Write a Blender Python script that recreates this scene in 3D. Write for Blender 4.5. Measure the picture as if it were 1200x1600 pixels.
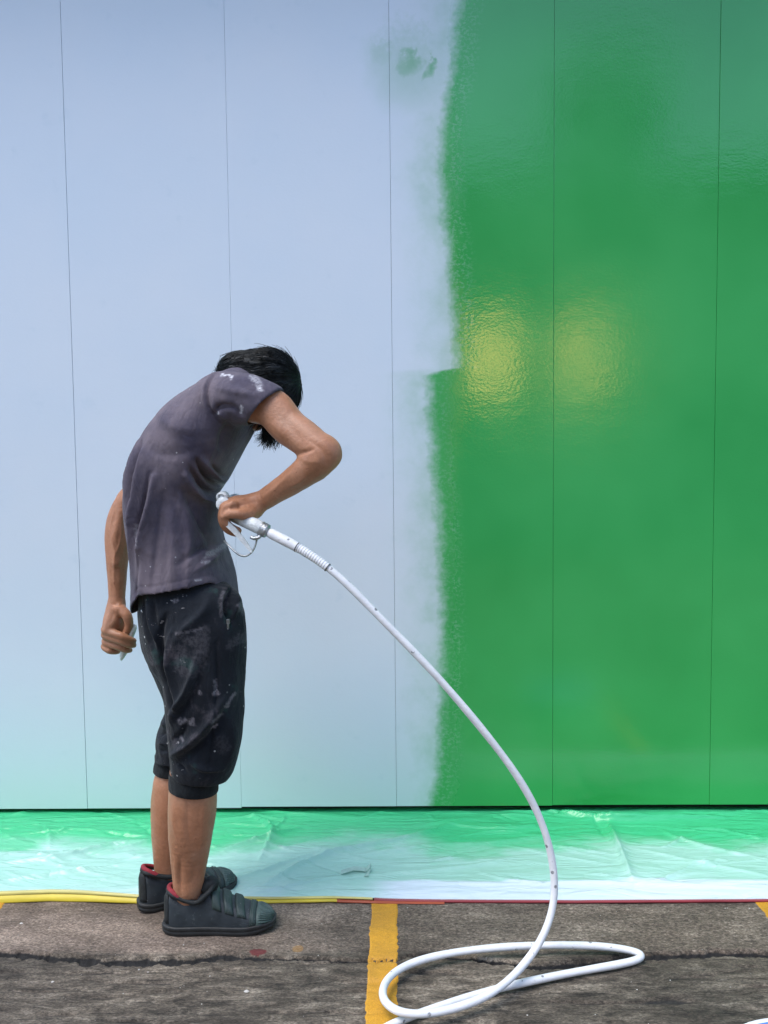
import bpy, math, random
import numpy as np
from mathutils import Vector, Matrix, noise
from mathutils.bvhtree import BVHTree

for o in list(bpy.data.objects): bpy.data.objects.remove(o)
scene = bpy.context.scene
COL = scene.collection
rnd = random.Random(7)
R = math.radians

# ------------------------------------------------------------------ camera
FPX = 1350.0                                  # focal length in pixels of the 1200 x 1600 photograph
PITCH, YAW, ROLL = 0.06604, -0.01701, -0.01055
CAMPOS = np.array([0.0, 0.0, 1.2])
def cam_axes():
    cp, sp = math.cos(PITCH), math.sin(PITCH)
    f = np.array([math.sin(YAW)*cp, math.cos(YAW)*cp, -sp])
    r = np.array([math.cos(YAW), -math.sin(YAW), 0.0])
    u = np.cross(r, f)
    return (math.cos(ROLL)*r+math.sin(ROLL)*u, -math.sin(ROLL)*r+math.cos(ROLL)*u, f)
CR, CU, CF = cam_axes()
cam = bpy.data.cameras.new('camera')
cam.sensor_fit = 'VERTICAL'; cam.sensor_height = 24.0; cam.lens = 24.0*FPX/1600.0
cam.clip_start = 0.05; cam.clip_end = 500
cam_o = bpy.data.objects.new('camera', cam); COL.objects.link(cam_o)
m = Matrix.Identity(4)
for i in range(3):
    m[i][0] = CR[i]; m[i][1] = CU[i]; m[i][2] = -CF[i]; m[i][3] = CAMPOS[i]
cam_o.matrix_world = m
scene.camera = cam_o
scene.render.resolution_x = 768; scene.render.resolution_y = 1024

# ------------------------------------------------------------------ world, sun, exposure
SUN_EL, SUN_AZ = R(64), R(232)                # direction the light comes FROM (azimuth from +Y, clockwise)
world = bpy.data.worlds.new('World'); scene.world = world; world.use_nodes = True
wn = world.node_tree.nodes; wl = world.node_tree.links
sky = wn.new('ShaderNodeTexSky'); sky.sky_type = 'NISHITA'; sky.sun_disc = False
sky.sun_elevation = SUN_EL; sky.sun_rotation = SUN_AZ
sky.air_density = 1.0; sky.dust_density = 1.2; sky.ozone_density = 1.0
wl.new(sky.outputs[0], wn['Background'].inputs[0])
wn['Background'].inputs[1].default_value = 0.15
sun = bpy.data.lights.new('sun', 'SUN'); sun.energy = 1.1; sun.angle = R(32); sun.color = (1.0, 0.96, 0.90)
sun_o = bpy.data.objects.new('sun', sun); COL.objects.link(sun_o)
sd = Vector((math.sin(SUN_AZ)*math.cos(SUN_EL), math.cos(SUN_AZ)*math.cos(SUN_EL), math.sin(SUN_EL)))
sun_o.rotation_euler = sd.to_track_quat('Z', 'Y').to_euler()
scene.view_settings.view_transform = 'Standard'; scene.view_settings.look = 'None'
scene.view_settings.gamma = 1.0; scene.view_settings.use_curve_mapping = False
scene.view_settings.exposure = 1.25
scene.cycles.max_bounces = 6; scene.cycles.diffuse_bounces = 4; scene.cycles.glossy_bounces = 3

# ------------------------------------------------------------------ helpers
def ray(px, py): return CR*(px-600)/FPX + CU*(800-py)/FPX + CF
def at(px, py, Y):                            # the point at distance Y from the photographer seen at a pixel
    d = ray(px, py); return CAMPOS + d*(Y/d[1])
def on_ground(px, py, z=0.0):
    d = ray(px, py); return CAMPOS + d*((z-CAMPOS[2])/d[2])
def mpp(p): return float(np.dot(np.asarray(p)-CAMPOS, CF))/FPX       # metres for one pixel there

def empty(name, loc, label=None, cat=None, group=None, kind=None):
    o = bpy.data.objects.new(name, None); COL.objects.link(o); o.location = loc
    tag(o, label, cat, group, kind); return o
def tag(o, label=None, cat=None, group=None, kind=None):
    if label: o['label'] = label
    if cat: o['category'] = cat
    if group: o['group'] = group
    if kind: o['kind'] = kind
    return o
def mesh(name, verts, faces, mat, parent=None, smooth=True):
    me = bpy.data.meshes.new(name)
    if isinstance(verts, np.ndarray):
        off = np.array(parent.location) if parent is not None else np.zeros(3)
        verts = (verts-off)
    elif parent is not None:
        off = parent.location; verts = [(v[0]-off[0], v[1]-off[1], v[2]-off[2]) for v in verts]
    if isinstance(verts, np.ndarray) and isinstance(faces, np.ndarray):
        nv, nf, k = len(verts), len(faces), faces.shape[1]
        me.vertices.add(nv); me.vertices.foreach_set('co', np.ascontiguousarray(verts, np.float32).ravel())
        me.loops.add(nf*k); me.loops.foreach_set('vertex_index', np.ascontiguousarray(faces, np.int32).ravel())
        me.polygons.add(nf); me.polygons.foreach_set('loop_start', np.arange(0, nf*k, k, dtype=np.int32))
        me.update(calc_edges=True); me.validate()
    else:
        me.from_pydata([tuple(v) for v in verts], [], [tuple(int(i) for i in f) for f in faces]); me.update()
    if smooth: me.polygons.foreach_set('use_smooth', [True]*len(me.polygons))
    me.materials.append(mat)
    o = bpy.data.objects.new(name, me); COL.objects.link(o)
    if parent is not None: o.parent = parent
    return o
def sub(name, verts, faces, mat, part, smooth=True):                 # a sub-part: its part sits at its thing's origin
    off = np.array(part.parent.location)
    o = mesh(name, np.asarray(verts, float)-off, faces, mat, None, smooth); o.parent = part
    return o
def box(x0, x1, y0, y1, z0, z1, b=0.0):
    if b <= 0:
        v = [(x, y, z) for x in (x0, x1) for y in (y0, y1) for z in (z0, z1)]
        f = [(0,1,3,2),(4,6,7,5),(0,4,5,1),(2,3,7,6),(0,2,6,4),(1,5,7,3)]
        return v, f
    import bmesh
    bm = bmesh.new(); bmesh.ops.create_cube(bm, size=1)
    for w in bm.verts:
        w.co = (x0+(w.co.x+.5)*(x1-x0), y0+(w.co.y+.5)*(y1-y0), z0+(w.co.z+.5)*(z1-z0))
    bmesh.ops.bevel(bm, geom=list(bm.edges), offset=b, segments=2, affect='EDGES', profile=0.5)
    v = [tuple(w.co) for w in bm.verts]; bm.verts.index_update()
    f = [tuple(w.index for w in p.verts) for p in bm.faces]; bm.free()
    return v, f
def catmull(P, n):
    P = np.asarray(P, float); out = []
    Q = np.vstack([2*P[0]-P[1], P, 2*P[-1]-P[-2]])
    for i in range(1, len(Q)-2):
        p0, p1, p2, p3 = Q[i-1], Q[i], Q[i+1], Q[i+2]
        for t in np.linspace(0, 1, n, endpoint=False):
            out.append(.5*((2*p1)+(-p0+p2)*t+(2*p0-5*p1+4*p2-p3)*t*t+(-p0+3*p1-3*p2+p3)*t**3))
    out.append(P[-1]); return np.array(out)
def tube(path, rad, seg=12, cap=True):
    path = np.asarray(path, float); n = len(path)
    rad = np.broadcast_to(np.asarray(rad, float), (n,))
    T = np.gradient(path, axis=0); T /= np.linalg.norm(T, axis=1)[:, None]+1e-12
    N = np.cross(T[0], [0, 0, 1.0]);
    if np.linalg.norm(N) < 1e-3: N = np.cross(T[0], [1.0, 0, 0])
    N /= np.linalg.norm(N); V = []
    for i in range(n):
        N = N-T[i]*np.dot(N, T[i]); N /= np.linalg.norm(N); B = np.cross(T[i], N)
        for k in range(seg):
            a = 2*math.pi*k/seg; V.append(path[i]+rad[i]*(math.cos(a)*N+math.sin(a)*B))
    F = []
    for i in range(n-1):
        for k in range(seg):
            a, b = i*seg+k, i*seg+(k+1) % seg; F.append((a, b, b+seg, a+seg))
    if cap:
        F.append(tuple(range(seg-1, -1, -1))); F.append(tuple((n-1)*seg+k for k in range(seg)))
    return [tuple(v) for v in V], F
def join(*parts):
    V, F = [], []
    for v, f in parts:
        o = len(V); V += [tuple(a) for a in v]; F += [tuple(i+o for i in q) for q in f]
    return V, F
def sstep(a, b, x):
    t = np.clip((x-a)/(b-a), 0, 1); return t*t*(3-2*t)

# ------------------------------------------------------------------ material helpers
class M:
    def __init__(s, name):
        s.m = bpy.data.materials.new(name); s.m.use_nodes = True
        s.n = s.m.node_tree.nodes; s.l = s.m.node_tree.links; s.b = s.n['Principled BSDF']
    def set(s, **k):
        for a, v in k.items():
            i = s.b.inputs[a.replace('_', ' ')]
            if isinstance(v, (int, float)): i.default_value = v
            elif isinstance(v, tuple): i.default_value = (*v, 1) if len(v) == 3 else v
            else: s.l.new(v, i)
        return s
    def node(s, t, **k):
        n = s.n.new(t)
        for a, v in k.items(): setattr(n, a, v)
        return n
    def inp(s, n, i, v):
        if isinstance(v, (int, float)): n.inputs[i].default_value = v
        elif isinstance(v, tuple): n.inputs[i].default_value = v if len(v) != 3 or n.inputs[i].type == 'VECTOR' else (*v, 1)
        else: s.l.new(v, n.inputs[i])
    def math(s, op, a, b=0.0, c=0.0, clamp=False):
        n = s.node('ShaderNodeMath', operation=op, use_clamp=clamp)
        s.inp(n, 0, a); s.inp(n, 1, b); s.inp(n, 2, c); return n.outputs[0]
    def pos(s): return s.node('ShaderNodeNewGeometry').outputs['Position']
    def xyz(s, v):
        n = s.node('ShaderNodeSeparateXYZ'); s.l.new(v, n.inputs[0]); return n.outputs
    def scale(s, v, sc, loc=(0, 0, 0)):
        n = s.node('ShaderNodeMapping'); s.l.new(v, n.inputs[0]); n.inputs['Scale'].default_value = sc; n.inputs['Location'].default_value = loc
        return n.outputs[0]
    def noise(s, v, sc, det=4.0, rough=.55, dist=0.0):
        n = s.node('ShaderNodeTexNoise'); s.l.new(v, n.inputs['Vector'])
        n.inputs['Scale'].default_value = sc; n.inputs['Detail'].default_value = det
        n.inputs['Roughness'].default_value = rough; n.inputs['Distortion'].default_value = dist
        return n.outputs['Fac']
    def voro(s, v, sc, feature='F1'):
        n = s.node('ShaderNodeTexVoronoi', feature=feature); s.l.new(v, n.inputs['Vector']); n.inputs['Scale'].default_value = sc
        return n.outputs['Distance']
    def ramp(s, f, *st):
        n = s.node('ShaderNodeValToRGB'); s.l.new(f, n.inputs[0]); e = n.color_ramp.elements
        while len(e) < len(st): e.new(.5)
        for q, (p, c) in zip(e, st):
            q.position = p; q.color = (*c, 1) if isinstance(c, tuple) else (c, c, c, 1)
        return n.outputs[0]
    def remap(s, f, a, b, c=0.0, d=1.0):
        n = s.node('ShaderNodeMapRange', interpolation_type='SMOOTHSTEP'); s.inp(n, 0, f)
        for i, v in ((1, a), (2, b), (3, c), (4, d)): s.inp(n, i, v)
        return n.outputs[0]
    def mix(s, f, a, b, mode='MIX'):
        n = s.node('ShaderNodeMix', data_type='RGBA', blend_type=mode)
        s.inp(n, 0, f); s.inp(n, 6, a); s.inp(n, 7, b); return n.outputs[2]
    def bump(s, h, st=.3, d=.01, nrm=None):
        n = s.node('ShaderNodeBump'); n.inputs['Strength'].default_value = st; n.inputs['Distance'].default_value = d
        s.l.new(h, n.inputs['Height'])
        if nrm is not None: s.l.new(nrm, n.inputs['Normal'])
        return n.outputs[0]
def plain(name, col, rough=.5, metal=0.0, var=.25, sc=40.0, bump=.0):
    q = M(name); p = q.pos(); f = q.noise(p, sc, 4)
    c = q.ramp(f, (.3, tuple(max(0, x*(1-var)) for x in col)), (.7, tuple(min(1, x*(1+var)) for x in col)))
    q.set(Base_Color=c, Roughness=rough, Metallic=metal)
    if bump: q.set(Normal=q.bump(q.noise(p, sc*4, 3), bump, .004))
    return q.m

# ------------------------------------------------------------------ ground
CRACK_PX = [(-60,1486),(0,1488),(43,1491),(101,1496),(135,1500),(160,1501),(240,1501),(299,1500),(341,1493),(427,1496),(500,1498),(576,1500),(618,1500),(640,1492),(700,1494),(763,1499),(837,1509),(907,1504),(987,1494),(1067,1491),(1147,1488),(1200,1491),(1270,1488)]
CR_X = np.array([on_ground(*p)[0] for p in CRACK_PX]); CR_Y = np.array([on_ground(*p)[1] for p in CRACK_PX])
CR_WX = np.array([-1.3, -.95, -.85, -.7, -.5, -.3, -.1, .0, .1, .3, .45, .6, .75, 1.0, 1.3])
CR_WW = np.array([.007, .010, .011, .012, .013, .006, .0035, .003, .006, .008, .007, .011, .009, .009, .007])
def nz(x, y, z=0.0): return noise.noise((x, y, z))
def ground_h(x, y):
    if not (-1.7 < x < 1.7 and 1.4 < y < 3.0): return 0.0
    fade = min(1, (1.7-abs(x))/.15)*min(1, (y-1.4)/.1, (3.0-y)/.1); fade = max(0, fade)
    h = .0022*nz(x*3, y*9, 1)+.0016*nz(x*9, y*34, 5)+.0012*nz(x*28, y*75, 9)+.0007*nz(x*90, y*140, 2)
    g = nz(x*6, y*55, 17)
    if g > .28 and y < 2.02: h -= min(.006, (g-.28)*.02)          # pitted streaks of the worn slab
    cy = np.interp(x, CR_X, CR_Y)+.006*nz(x*22, 0, 3)+.005*nz(x*75, 0, 8)+.002*nz(x*190, 0, 5)
    w = np.interp(x, CR_WX, CR_WW)*(1+.7*nz(x*30, 2, 4)+.5*nz(x*110, 6, 4))
    d = abs(y-cy)
    if d < w*1.8: h -= .020*float(1-sstep(w*.45, w*1.6, d))
    if y < cy: h -= .002
    return h*fade
def build_ground():
    xs = np.concatenate([[-90, -40, -15, -6, -3, -2, -1.7], np.arange(-1.65, 1.651, .005), [1.7, 2, 3, 6, 15, 40, 90]])
    ys = np.concatenate([[-90, -40, -20, -10, -5, -2, 0, .8, 1.2, 1.4], np.arange(1.5, 2.36, .0032), np.arange(2.38, 3.0, .04), [3.2, 5, 15, 40, 90]])
    V = [(x, y, ground_h(x, y)) for y in ys for x in xs]
    nx = len(xs); idx = np.arange(len(V)).reshape(len(ys), nx)
    F = np.stack([idx[:-1, :-1], idx[:-1, 1:], idx[1:, 1:], idx[1:, :-1]], -1).reshape(-1, 4)
    q = M('worn concrete'); p = q.pos(); P = q.xyz(p)
    big = q.noise(q.scale(p, (1, 1.6, 1)), 2.6, 5, .6)
    streak = q.noise(q.scale(p, (1.0, 3.6, 1.0)), 10, 8, .72, .8)
    fine = q.noise(q.scale(p, (1, 1.7, 1)), 75, 6, .75, .3)
    speck = q.noise(q.scale(p, (1, 2.6, 1)), 150, 4, .7)
    side = q.remap(q.math('ADD', P[1], q.math('MULTIPLY', big, .02)), 2.01, 2.04)
    low = q.ramp(streak, (.32, (.034, .029, .024)), (.43, (.120, .105, .086)), (.54, (.215, .190, .158)), (.68, (.42, .385, .33)))
    up = q.ramp(fine, (.30, (.065, .055, .045)), (.5, (.225, .190, .160)), (.70, (.43, .38, .335)))
    c = q.mix(q.math('MULTIPLY', side, .7), low, up)
    pink = q.math('MULTIPLY', q.remap(P[0], .1, -.5), side)
    c = q.mix(q.math('MULTIPLY', pink, .45), c, (.34, .270, .228))
    c = q.mix(.65, c, q.ramp(speck, (.36, .05), (.62, .90)), 'OVERLAY')
    c = q.mix(.50, c, q.ramp(fine, (.32, .20), (.66, .78)), 'OVERLAY')
    c = q.mix(.75, c, q.ramp(big, (.34, .22), (.66, .66)), 'OVERLAY')
    lines = q.noise(q.scale(p, (1.0, 11.0, 1.0)), 9, 7, .75, 1.0)
    lm = q.math('MULTIPLY', q.remap(lines, .43, .36), q.remap(P[1], 2.06, 1.95, .25, 1))
    c = q.mix(q.math('MULTIPLY', lm, .85), c, (.024, .022, .02))
    flake = q.math('MULTIPLY', q.remap(lines, .60, .68), q.remap(P[1], 2.08, 1.95, .2, .6)); c = q.mix(flake, c, (.42, .40, .36))
    # dropped paint: a red smear and a yellow one
    def spot(c, px, py, rx, ry, col, k):
        g = on_ground(px, py)
        dx = q.math('MULTIPLY', q.math('SUBTRACT', P[0], float(g[0])), 1/rx); dy = q.math('MULTIPLY', q.math('SUBTRACT', P[1], float(g[1])), 1/ry)
        d = q.math('ADD', q.math('MULTIPLY', dx, dx), q.math('MULTIPLY', dy, dy))
        d = q.math('ADD', d, q.math('MULTIPLY', q.math('SUBTRACT', fine, .5), 2.2))
        return q.mix(q.math('MULTIPLY', q.remap(d, 1.15, .7), k), c, col)
    c = spot(c, 403, 1487, .021, .012, (.23, .035, .045), .85)
    c = spot(c, 465, 1482, .014, .014, (.40, .22, .05), .5)
    stain = q.remap(q.noise(q.scale(p, (1, 1.8, 1), (4, 2, 0)), 3.4, 6, .65, .6), .42, .62)
    c = q.mix(1.0, c, q.ramp(stain, (0, (.66, .61, .55)), (1, (1.06, 1.0, .92))), 'MULTIPLY')
    c = q.mix(q.remap(P[2], -.0055, -.010), c, q.ramp(fine, (.3, (.008, .008, .008)), (.75, (.045, .043, .04))))      # near-black colour where the crack runs deep
    q.set(Base_Color=c, Roughness=.88)
    h = q.math('ADD', q.math('MULTIPLY', fine, .7), q.math('ADD', q.math('MULTIPLY', streak, .6), q.math('MULTIPLY', lines, .6)))
    q.set(Normal=q.bump(h, 1.0, .009))
    o = mesh('ground', np.array(V), F, q.m, smooth=True); tag(o, kind='structure')
build_ground()

def paint_line(x0, x1, y0, y1, seed):
    q = bpy.data.materials.get('yellow floor paint')
    if not q:
        k = M('yellow floor paint'); p = k.pos()
        f = k.noise(p, 9, 5, .6); g = k.noise(k.scale(p, (1, 2.5, 1)), 90, 4, .7); gr = k.noise(p, 350, 2)
        c = k.ramp(f, (.3, (.44, .225, .02)), (.7, (.60, .30, .016)))
        c = k.mix(.4, c, k.ramp(gr, (.3, .25), (.7, .75)), 'OVERLAY')
        c = k.mix(k.math('MULTIPLY', k.remap(g, .36, .27), .85), c, (.08, .075, .065))
        c = k.mix(k.math('MULTIPLY', k.remap(f, .62, .75), .35), c, (.30, .19, .06))
        k.set(Base_Color=c, Roughness=.7, Normal=k.bump(g, .5, .004)); q = k.m
    ys = np.arange(y0, y1, .004); n = 22; V = []
    for y in ys:
        a = x0+.0035*nz(y*60, seed, 1)+.004*nz(y*14, seed, 3); b = x1+.0035*nz(y*70, seed, 5)+.004*nz(y*17, seed, 8)
        g = nz(y*9, seed, 21)
        if g > .35: b -= (g-.35)*.05
        for i in range(n):
            x = a+(b-a)*i/(n-1); z = ground_h(x, y)+.0016
            if i in (0, n-1): z -= .0022
            V.append((x, y, z))
    idx = np.arange(len(V)).reshape(len(ys), n)
    F = np.stack([idx[:-1, :-1], idx[:-1, 1:], idx[1:, 1:], idx[1:, :-1]], -1).reshape(-1, 4)
    tag(mesh('painted_line', np.array(V), F, q), kind='structure')
paint_line(-1.150, -1.074, 1.3, 2.9, 3); paint_line(-.083, -.012, 1.3, 2.9, 11); paint_line(.940, 1.012, 1.3, 2.9, 29)

# ------------------------------------------------------------------ wall of sheet panels
WY = 2.81; PW = .1845*WY; SEAM0 = -.0058*WY; ZB = .030
def wall_material():
    q = M('sprayed wall paint'); p = q.pos(); P = q.xyz(p); x, z = P[0], P[2]
    epx = [(0,712),(60,706),(120,700),(170,690),(220,684),(290,684),(330,689),(400,697),(470,702),(540,707),(577,709),(583,664),(640,665),(720,670),(800,679),(900,684),(1000,686),(1100,684),(1180,682),(1225,676),(1258,668)]
    pts = [at(a, b, WY) for b, a in epx]
    cv = q.node('ShaderNodeFloatCurve'); q.l.new(q.math('MULTIPLY', z, 1/3.0), cv.inputs['Value'])
    pts = sorted([(float(w[2])/3.0, float(w[0])) for w in pts]); pts = [(0.0, pts[0][1])]+pts+[(1.0, .26)]
    c = cv.mapping.curves[0]
    while len(c.points) < len(pts): c.points.new(.5, .5)
    for k, (a, b) in zip(c.points, pts): k.location = (a, b+.5); k.handle_type = 'VECTOR'
    cv.mapping.update()
    edge = q.math('SUBTRACT', cv.outputs[0], .5)
    n1 = q.noise(p, 12, 3, .55); n2 = q.noise(p, 48, 2, .6); n3 = q.noise(p, 2.6, 2, .5)
    d = q.math('SUBTRACT', x, edge)
    d = q.math('ADD', d, q.math('MULTIPLY', q.math('SUBTRACT', n1, .5), .050))
    d = q.math('ADD', d, q.math('MULTIPLY', q.math('SUBTRACT', n2, .5), .022))
    core = q.math('POWER', q.remap(d, -.042, .038), 1.3)
    haze = q.math('MULTIPLY', q.math('POWER', q.remap(d, -.20, .03), 1.6), q.math('MULTIPLY', q.remap(n1, .3, .7, .5, 1.0), .40))
    mask = q.math('MAXIMUM', core, haze)
    xw = q.math('ADD', x, q.math('MULTIPLY', q.math('SUBTRACT', n1, .5), .12)); zw = q.math('ADD', z, q.math('MULTIPLY', q.math('SUBTRACT', n2, .5), .07))
    def blob(mk, px, py, rx, rz, k):
        g = at(px, py, WY)
        dx = q.math('MULTIPLY', q.math('SUBTRACT', xw, float(g[0])), 1/rx); dz = q.math('MULTIPLY', q.math('SUBTRACT', zw, float(g[2])), 1/rz)
        e = q.math('ADD', q.math('MULTIPLY', dx, dx), q.math('MULTIPLY', dz, dz))
        e = q.math('ADD', e, q.math('MULTIPLY', q.math('SUBTRACT', n2, .5), 1.2))
        return q.math('MAXIMUM', mk, q.math('MULTIPLY', q.remap(e, 2.4, -.6), k))
    mask = blob(mask, 640, 98, .038, .048, .72); mask = blob(mask, 672, 105, .020, .034, .85)
    mask = blob(mask, 598, 85, .030, .045, .34); mask = blob(mask, 645, 105, .12, .12, .34)
    low = q.math('MULTIPLY', q.remap(z, .55, .0), q.remap(n3, .2, .7, .09, .15))       # green tint low down: overspray, plus painted-in bounce light from the drop sheet
    mask = q.math('MAXIMUM', mask, low)
    # thin, bubbled paint in the band behind the edge
    band = q.math('MULTIPLY', q.remap(d, .002, .025), q.remap(d, .105, .055))
    bub2 = q.math('MULTIPLY', q.remap(q.noise(q.scale(p, (1, 1, 1.3)), 85, 2, .7), .46, .66), q.remap(n1, .35, .6, .35, 1.0))
    thin = q.math('MULTIPLY', band, q.math('MULTIPLY', bub2, .13))
    mask = q.math('SUBTRACT', mask, thin, clamp=True)
    green = q.ramp(n3, (.3, (.034, .350, .080)), (.7, (.050, .410, .105)))
    white = q.ramp(n3, (.3, (.645, .735, .825)), (.7, (.685, .755, .830)))
    white = q.mix(q.math('MULTIPLY', q.remap(n1, .62, .75), .12), white, (.42, .56, .66))
    c = q.mix(mask, white, green)
    wet = q.remap(q.math('ADD', x, q.math('MULTIPLY', q.math('SUBTRACT', n1, .5), .08)), .10, .24)
    rg = q.remap(n3, .35, .65, .11, .16)
    n = q.node('ShaderNodeMix'); n.data_type = 'FLOAT'; q.l.new(wet, n.inputs[0]); n.inputs[2].default_value = .50; q.l.new(rg, n.inputs[3])
    peel = q.noise(q.scale(p, (1, 1, 1.5)), 95, 1, .5)
    wav = q.noise(q.scale(p, (1, 1, 1.8)), 14, 1, .5)
    b1 = q.bump(q.math('ADD', q.math('MULTIPLY', peel, .22), q.math('MULTIPLY', wav, .34)), .050, .02)
    q.set(Base_Color=c, Roughness=n.outputs[0], Normal=b1, IOR=1.6)
    return q.m
WALLM = wall_material()
wall = empty('panel_wall', (0, WY, 0), 'tall sheet panel wall, white on the left, freshly sprayed green on the right', 'wall')
dark = plain('dark void', (.02, .022, .024), .9)
for i in range(-6, 7):
    x0 = SEAM0+i*PW; x1 = x0+PW
    zb = ZB+(-.004 if i < -1 else (.0005 if i < 1 else .002)); dy = (.0, .0009, -.0005)[i % 3]
    v, f = box(x0+.0004, x1-.0004, WY+dy, WY+.045+dy, zb, 3.25, .0008)
    mesh('panel', v, f, WALLM, wall, smooth=False)
v, f = box(-3.4, 3.4, WY+.0475, WY+.12, .0, 3.25); mesh('backing', v, f, dark, wall, smooth=False)

v, f = box(-3.5, 3.5, WY-.42, WY+.14, 3.252, 3.36); mesh('shade_overhang', v, f, plain('grey eave', (.35, .36, .38), .8), wall, smooth=False)  # unseen overhang, invented to darken the top of the panels

# ------------------------------------------------------------------ drop sheet
def tarp():
    t = empty('drop_sheet', (0, 2.25, 0), 'crumpled white plastic drop sheet with green overspray along the wall foot', 'drop sheet')
    y0, y1 = 2.268, 2.852
    def edge_y(x): return np.interp(x, EX, EY)
    epx = [(-150,1404),(0,1402),(80,1399),(140,1400),(220,1403),(340,1402),(420,1403),(520,1401),(600,1403),(700,1404),(900,1405),(1050,1404),(1200,1403),(1350,1403)]
    E = [on_ground(a, b, .012) for a, b in epx]; EX = [e[0] for e in E]; EY = [e[1] for e in E]
    xs = np.concatenate([np.arange(-2.3, -1.5, .03), np.arange(-1.5, 1.5, .0042), np.arange(1.5, 2.301, .03)]); n = 150
    ridges = []
    def rg(pts, amp, w):
        ridges.append((np.array([on_ground(a, b, .01)[:2] for a, b in pts]), amp, w))
    rg([(415,1384),(470,1355),(540,1332),(640,1312),(720,1285)], .013, .016); rg([(560,1341),(660,1326),(760,1320),(860,1308)], .009, .013)
    rg([(952,1290),(965,1325),(988,1376)], .016, .013); rg([(925,1275),(945,1310)], -.006, .012)
    rg([(1035,1300),(1080,1320),(1200,1345)], .007, .012); rg([(1000,1330),(1100,1352),(1210,1372)], .006, .011)
    rg([(0,1352),(90,1343),(180,1322),(240,1318)], .011, .015); rg([(-60,1390),(60,1372),(240,1345)], .008, .012); rg([(0,1310),(120,1300),(230,1306)], .008, .014)
    rg([(350,1330),(420,1310),(470,1296)], .011, .012); rg([(390,1275),(425,1300),(405,1345)], .012, .011); rg([(640,1382),(800,1384),(900,1380),(1050,1384),(1230,1378)], .006, .010)
    rg([(860,1268),(960,1283),(1130,1279)], .018, .013); rg([(700,1290),(790,1296),(850,1290)], .008, .011); rg([(560,1372),(700,1360),(800,1342)], .006, .012)
    rg([(330,1390),(420,1360),(520,1330)], .007, .012); rg([(20,1330),(120,1335),(200,1344)], -.005, .01)
    r2 = random.Random(5)
    for k in range(170):                                        # small crinkles
        x = r2.uniform(-1.6, 1.6); y = r2.uniform(2.3, 2.82); a = r2.gauss(0, .45)+(.35 if r2.random() < .5 else -.25); L = r2.uniform(.08, .34)
        c, s = math.cos(a), math.sin(a)*.7; bend = r2.uniform(-.03, .03)
        ridges.append((np.array([(x-c*L/2, y-s*L/2), (x+bend*s, y+bend*c), (x+c*L/2, y+s*L/2)]), r2.uniform(.002, .006)*(1 if r2.random() < .7 else -1), r2.uniform(.004, .009)))
    X = np.repeat(xs, n); ey = np.array([edge_y(x) for x in xs]); tt = np.tile(np.linspace(0, 1, n), len(xs))
    Y = np.repeat(ey, n)*(1-tt)+2.90*tt
    Z = np.array([.010+.003*nz(x*2.1, y*5, 2)+.0022*(1-2*abs(nz(x*2.2+y*3, y*13, 7)))+.0018*(1-2*abs(nz(x*5-y*6, y*26+x*3, 13))) for x, y in zip(X, Y)])
    for pts, amp, w in ridges:
        lo = pts.min(0)-4*w; hi = pts.max(0)+4*w
        k = np.nonzero((X > lo[0]) & (X < hi[0]) & (Y > lo[1]) & (Y < hi[1]))[0]
        if not len(k): continue
        Q = catmull(pts, 6); p = np.stack([X[k], Y[k]], 1); best = np.full(len(k), 9.0); sg = np.zeros(len(k)); tb = np.zeros(len(k)); nS = len(Q)-1
        for i in range(nS):
            a, b = Q[i], Q[i+1]; ab = b-a; t_ = np.clip(((p-a)@ab)/(ab@ab+1e-12), 0, 1); dv = p-(a+t_[:, None]*ab); dd = np.hypot(dv[:, 0], dv[:, 1])
            u = dd < best; best[u] = dd[u]; tb[u] = (i+t_[u])/nS; sg[u] = (ab[0]*dv[u, 1]-ab[1]*dv[u, 0])
        env = np.sin(np.pi*np.clip(tb*.9+.05, 0, 1))**.7
        ww = np.where(sg > 0, w*1.5, w*.75)
        Z[k] += 1.45*amp*env*np.exp(-(best/(ww*.8))**1.05)
    lift = np.exp(-((Y-np.repeat(ey, n))/.02)**2)
    Z = np.maximum(Z, .0075)
    Z = Z*(1-sstep(2.80, 2.86, Y)*.55)
    edge_h = np.interp(X, [-1.3, -.9, -.7, -.45, -.1, 0, 2], [.029, .028, .020, .015, .012, .009, .008])
    Z = Z*(1-lift)+edge_h*lift
    V = np.stack([X, Y, Z], 1); idx = np.arange(len(V)).reshape(len(xs), n)
    F = np.stack([idx[:-1, :-1], idx[1:, :-1], idx[1:, 1:], idx[:-1, 1:]], -1).reshape(-1, 4)
    q = M('oversprayed sheet'); p = q.pos(); P = q.xyz(p)
    n1 = q.noise(q.scale(p, (.7, 1, 1)), 3.2, 4, .55); n2 = q.noise(q.scale(p, (1, 2.2, 1)), 11, 5, .6)
    yy = q.math('ADD', P[1], q.math('MULTIPLY', q.math('SUBTRACT', n1, .5), .34)); yy = q.math('ADD', yy, q.math('MULTIPLY', q.math('SUBTRACT', n2, .5), .09))
    strong = q.remap(yy, 2.36, 2.64); weak = q.remap(yy, 2.18, 2.36, .26, .50)
    mk = q.math('MAXIMUM', q.math('MULTIPLY', strong, .95), weak)
    def blob(mk, px, py, rx, ry, k):
        g = on_ground(px, py)
        dx = q.math('MULTIPLY', q.math('SUBTRACT', P[0], float(g[0])), 1/rx); dy = q.math('MULTIPLY', q.math('SUBTRACT', P[1], float(g[1])), 1/ry)
        e = q.math('ADD', q.math('ADD', q.math('MULTIPLY', dx, dx), q.math('MULTIPLY', dy, dy)), q.math('MULTIPLY', q.math('SUBTRACT', n2, .5), 1.0))
        return q.math('MAXIMUM', mk, q.math('MULTIPLY', q.remap(e, 1.2, .1), k))
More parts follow.
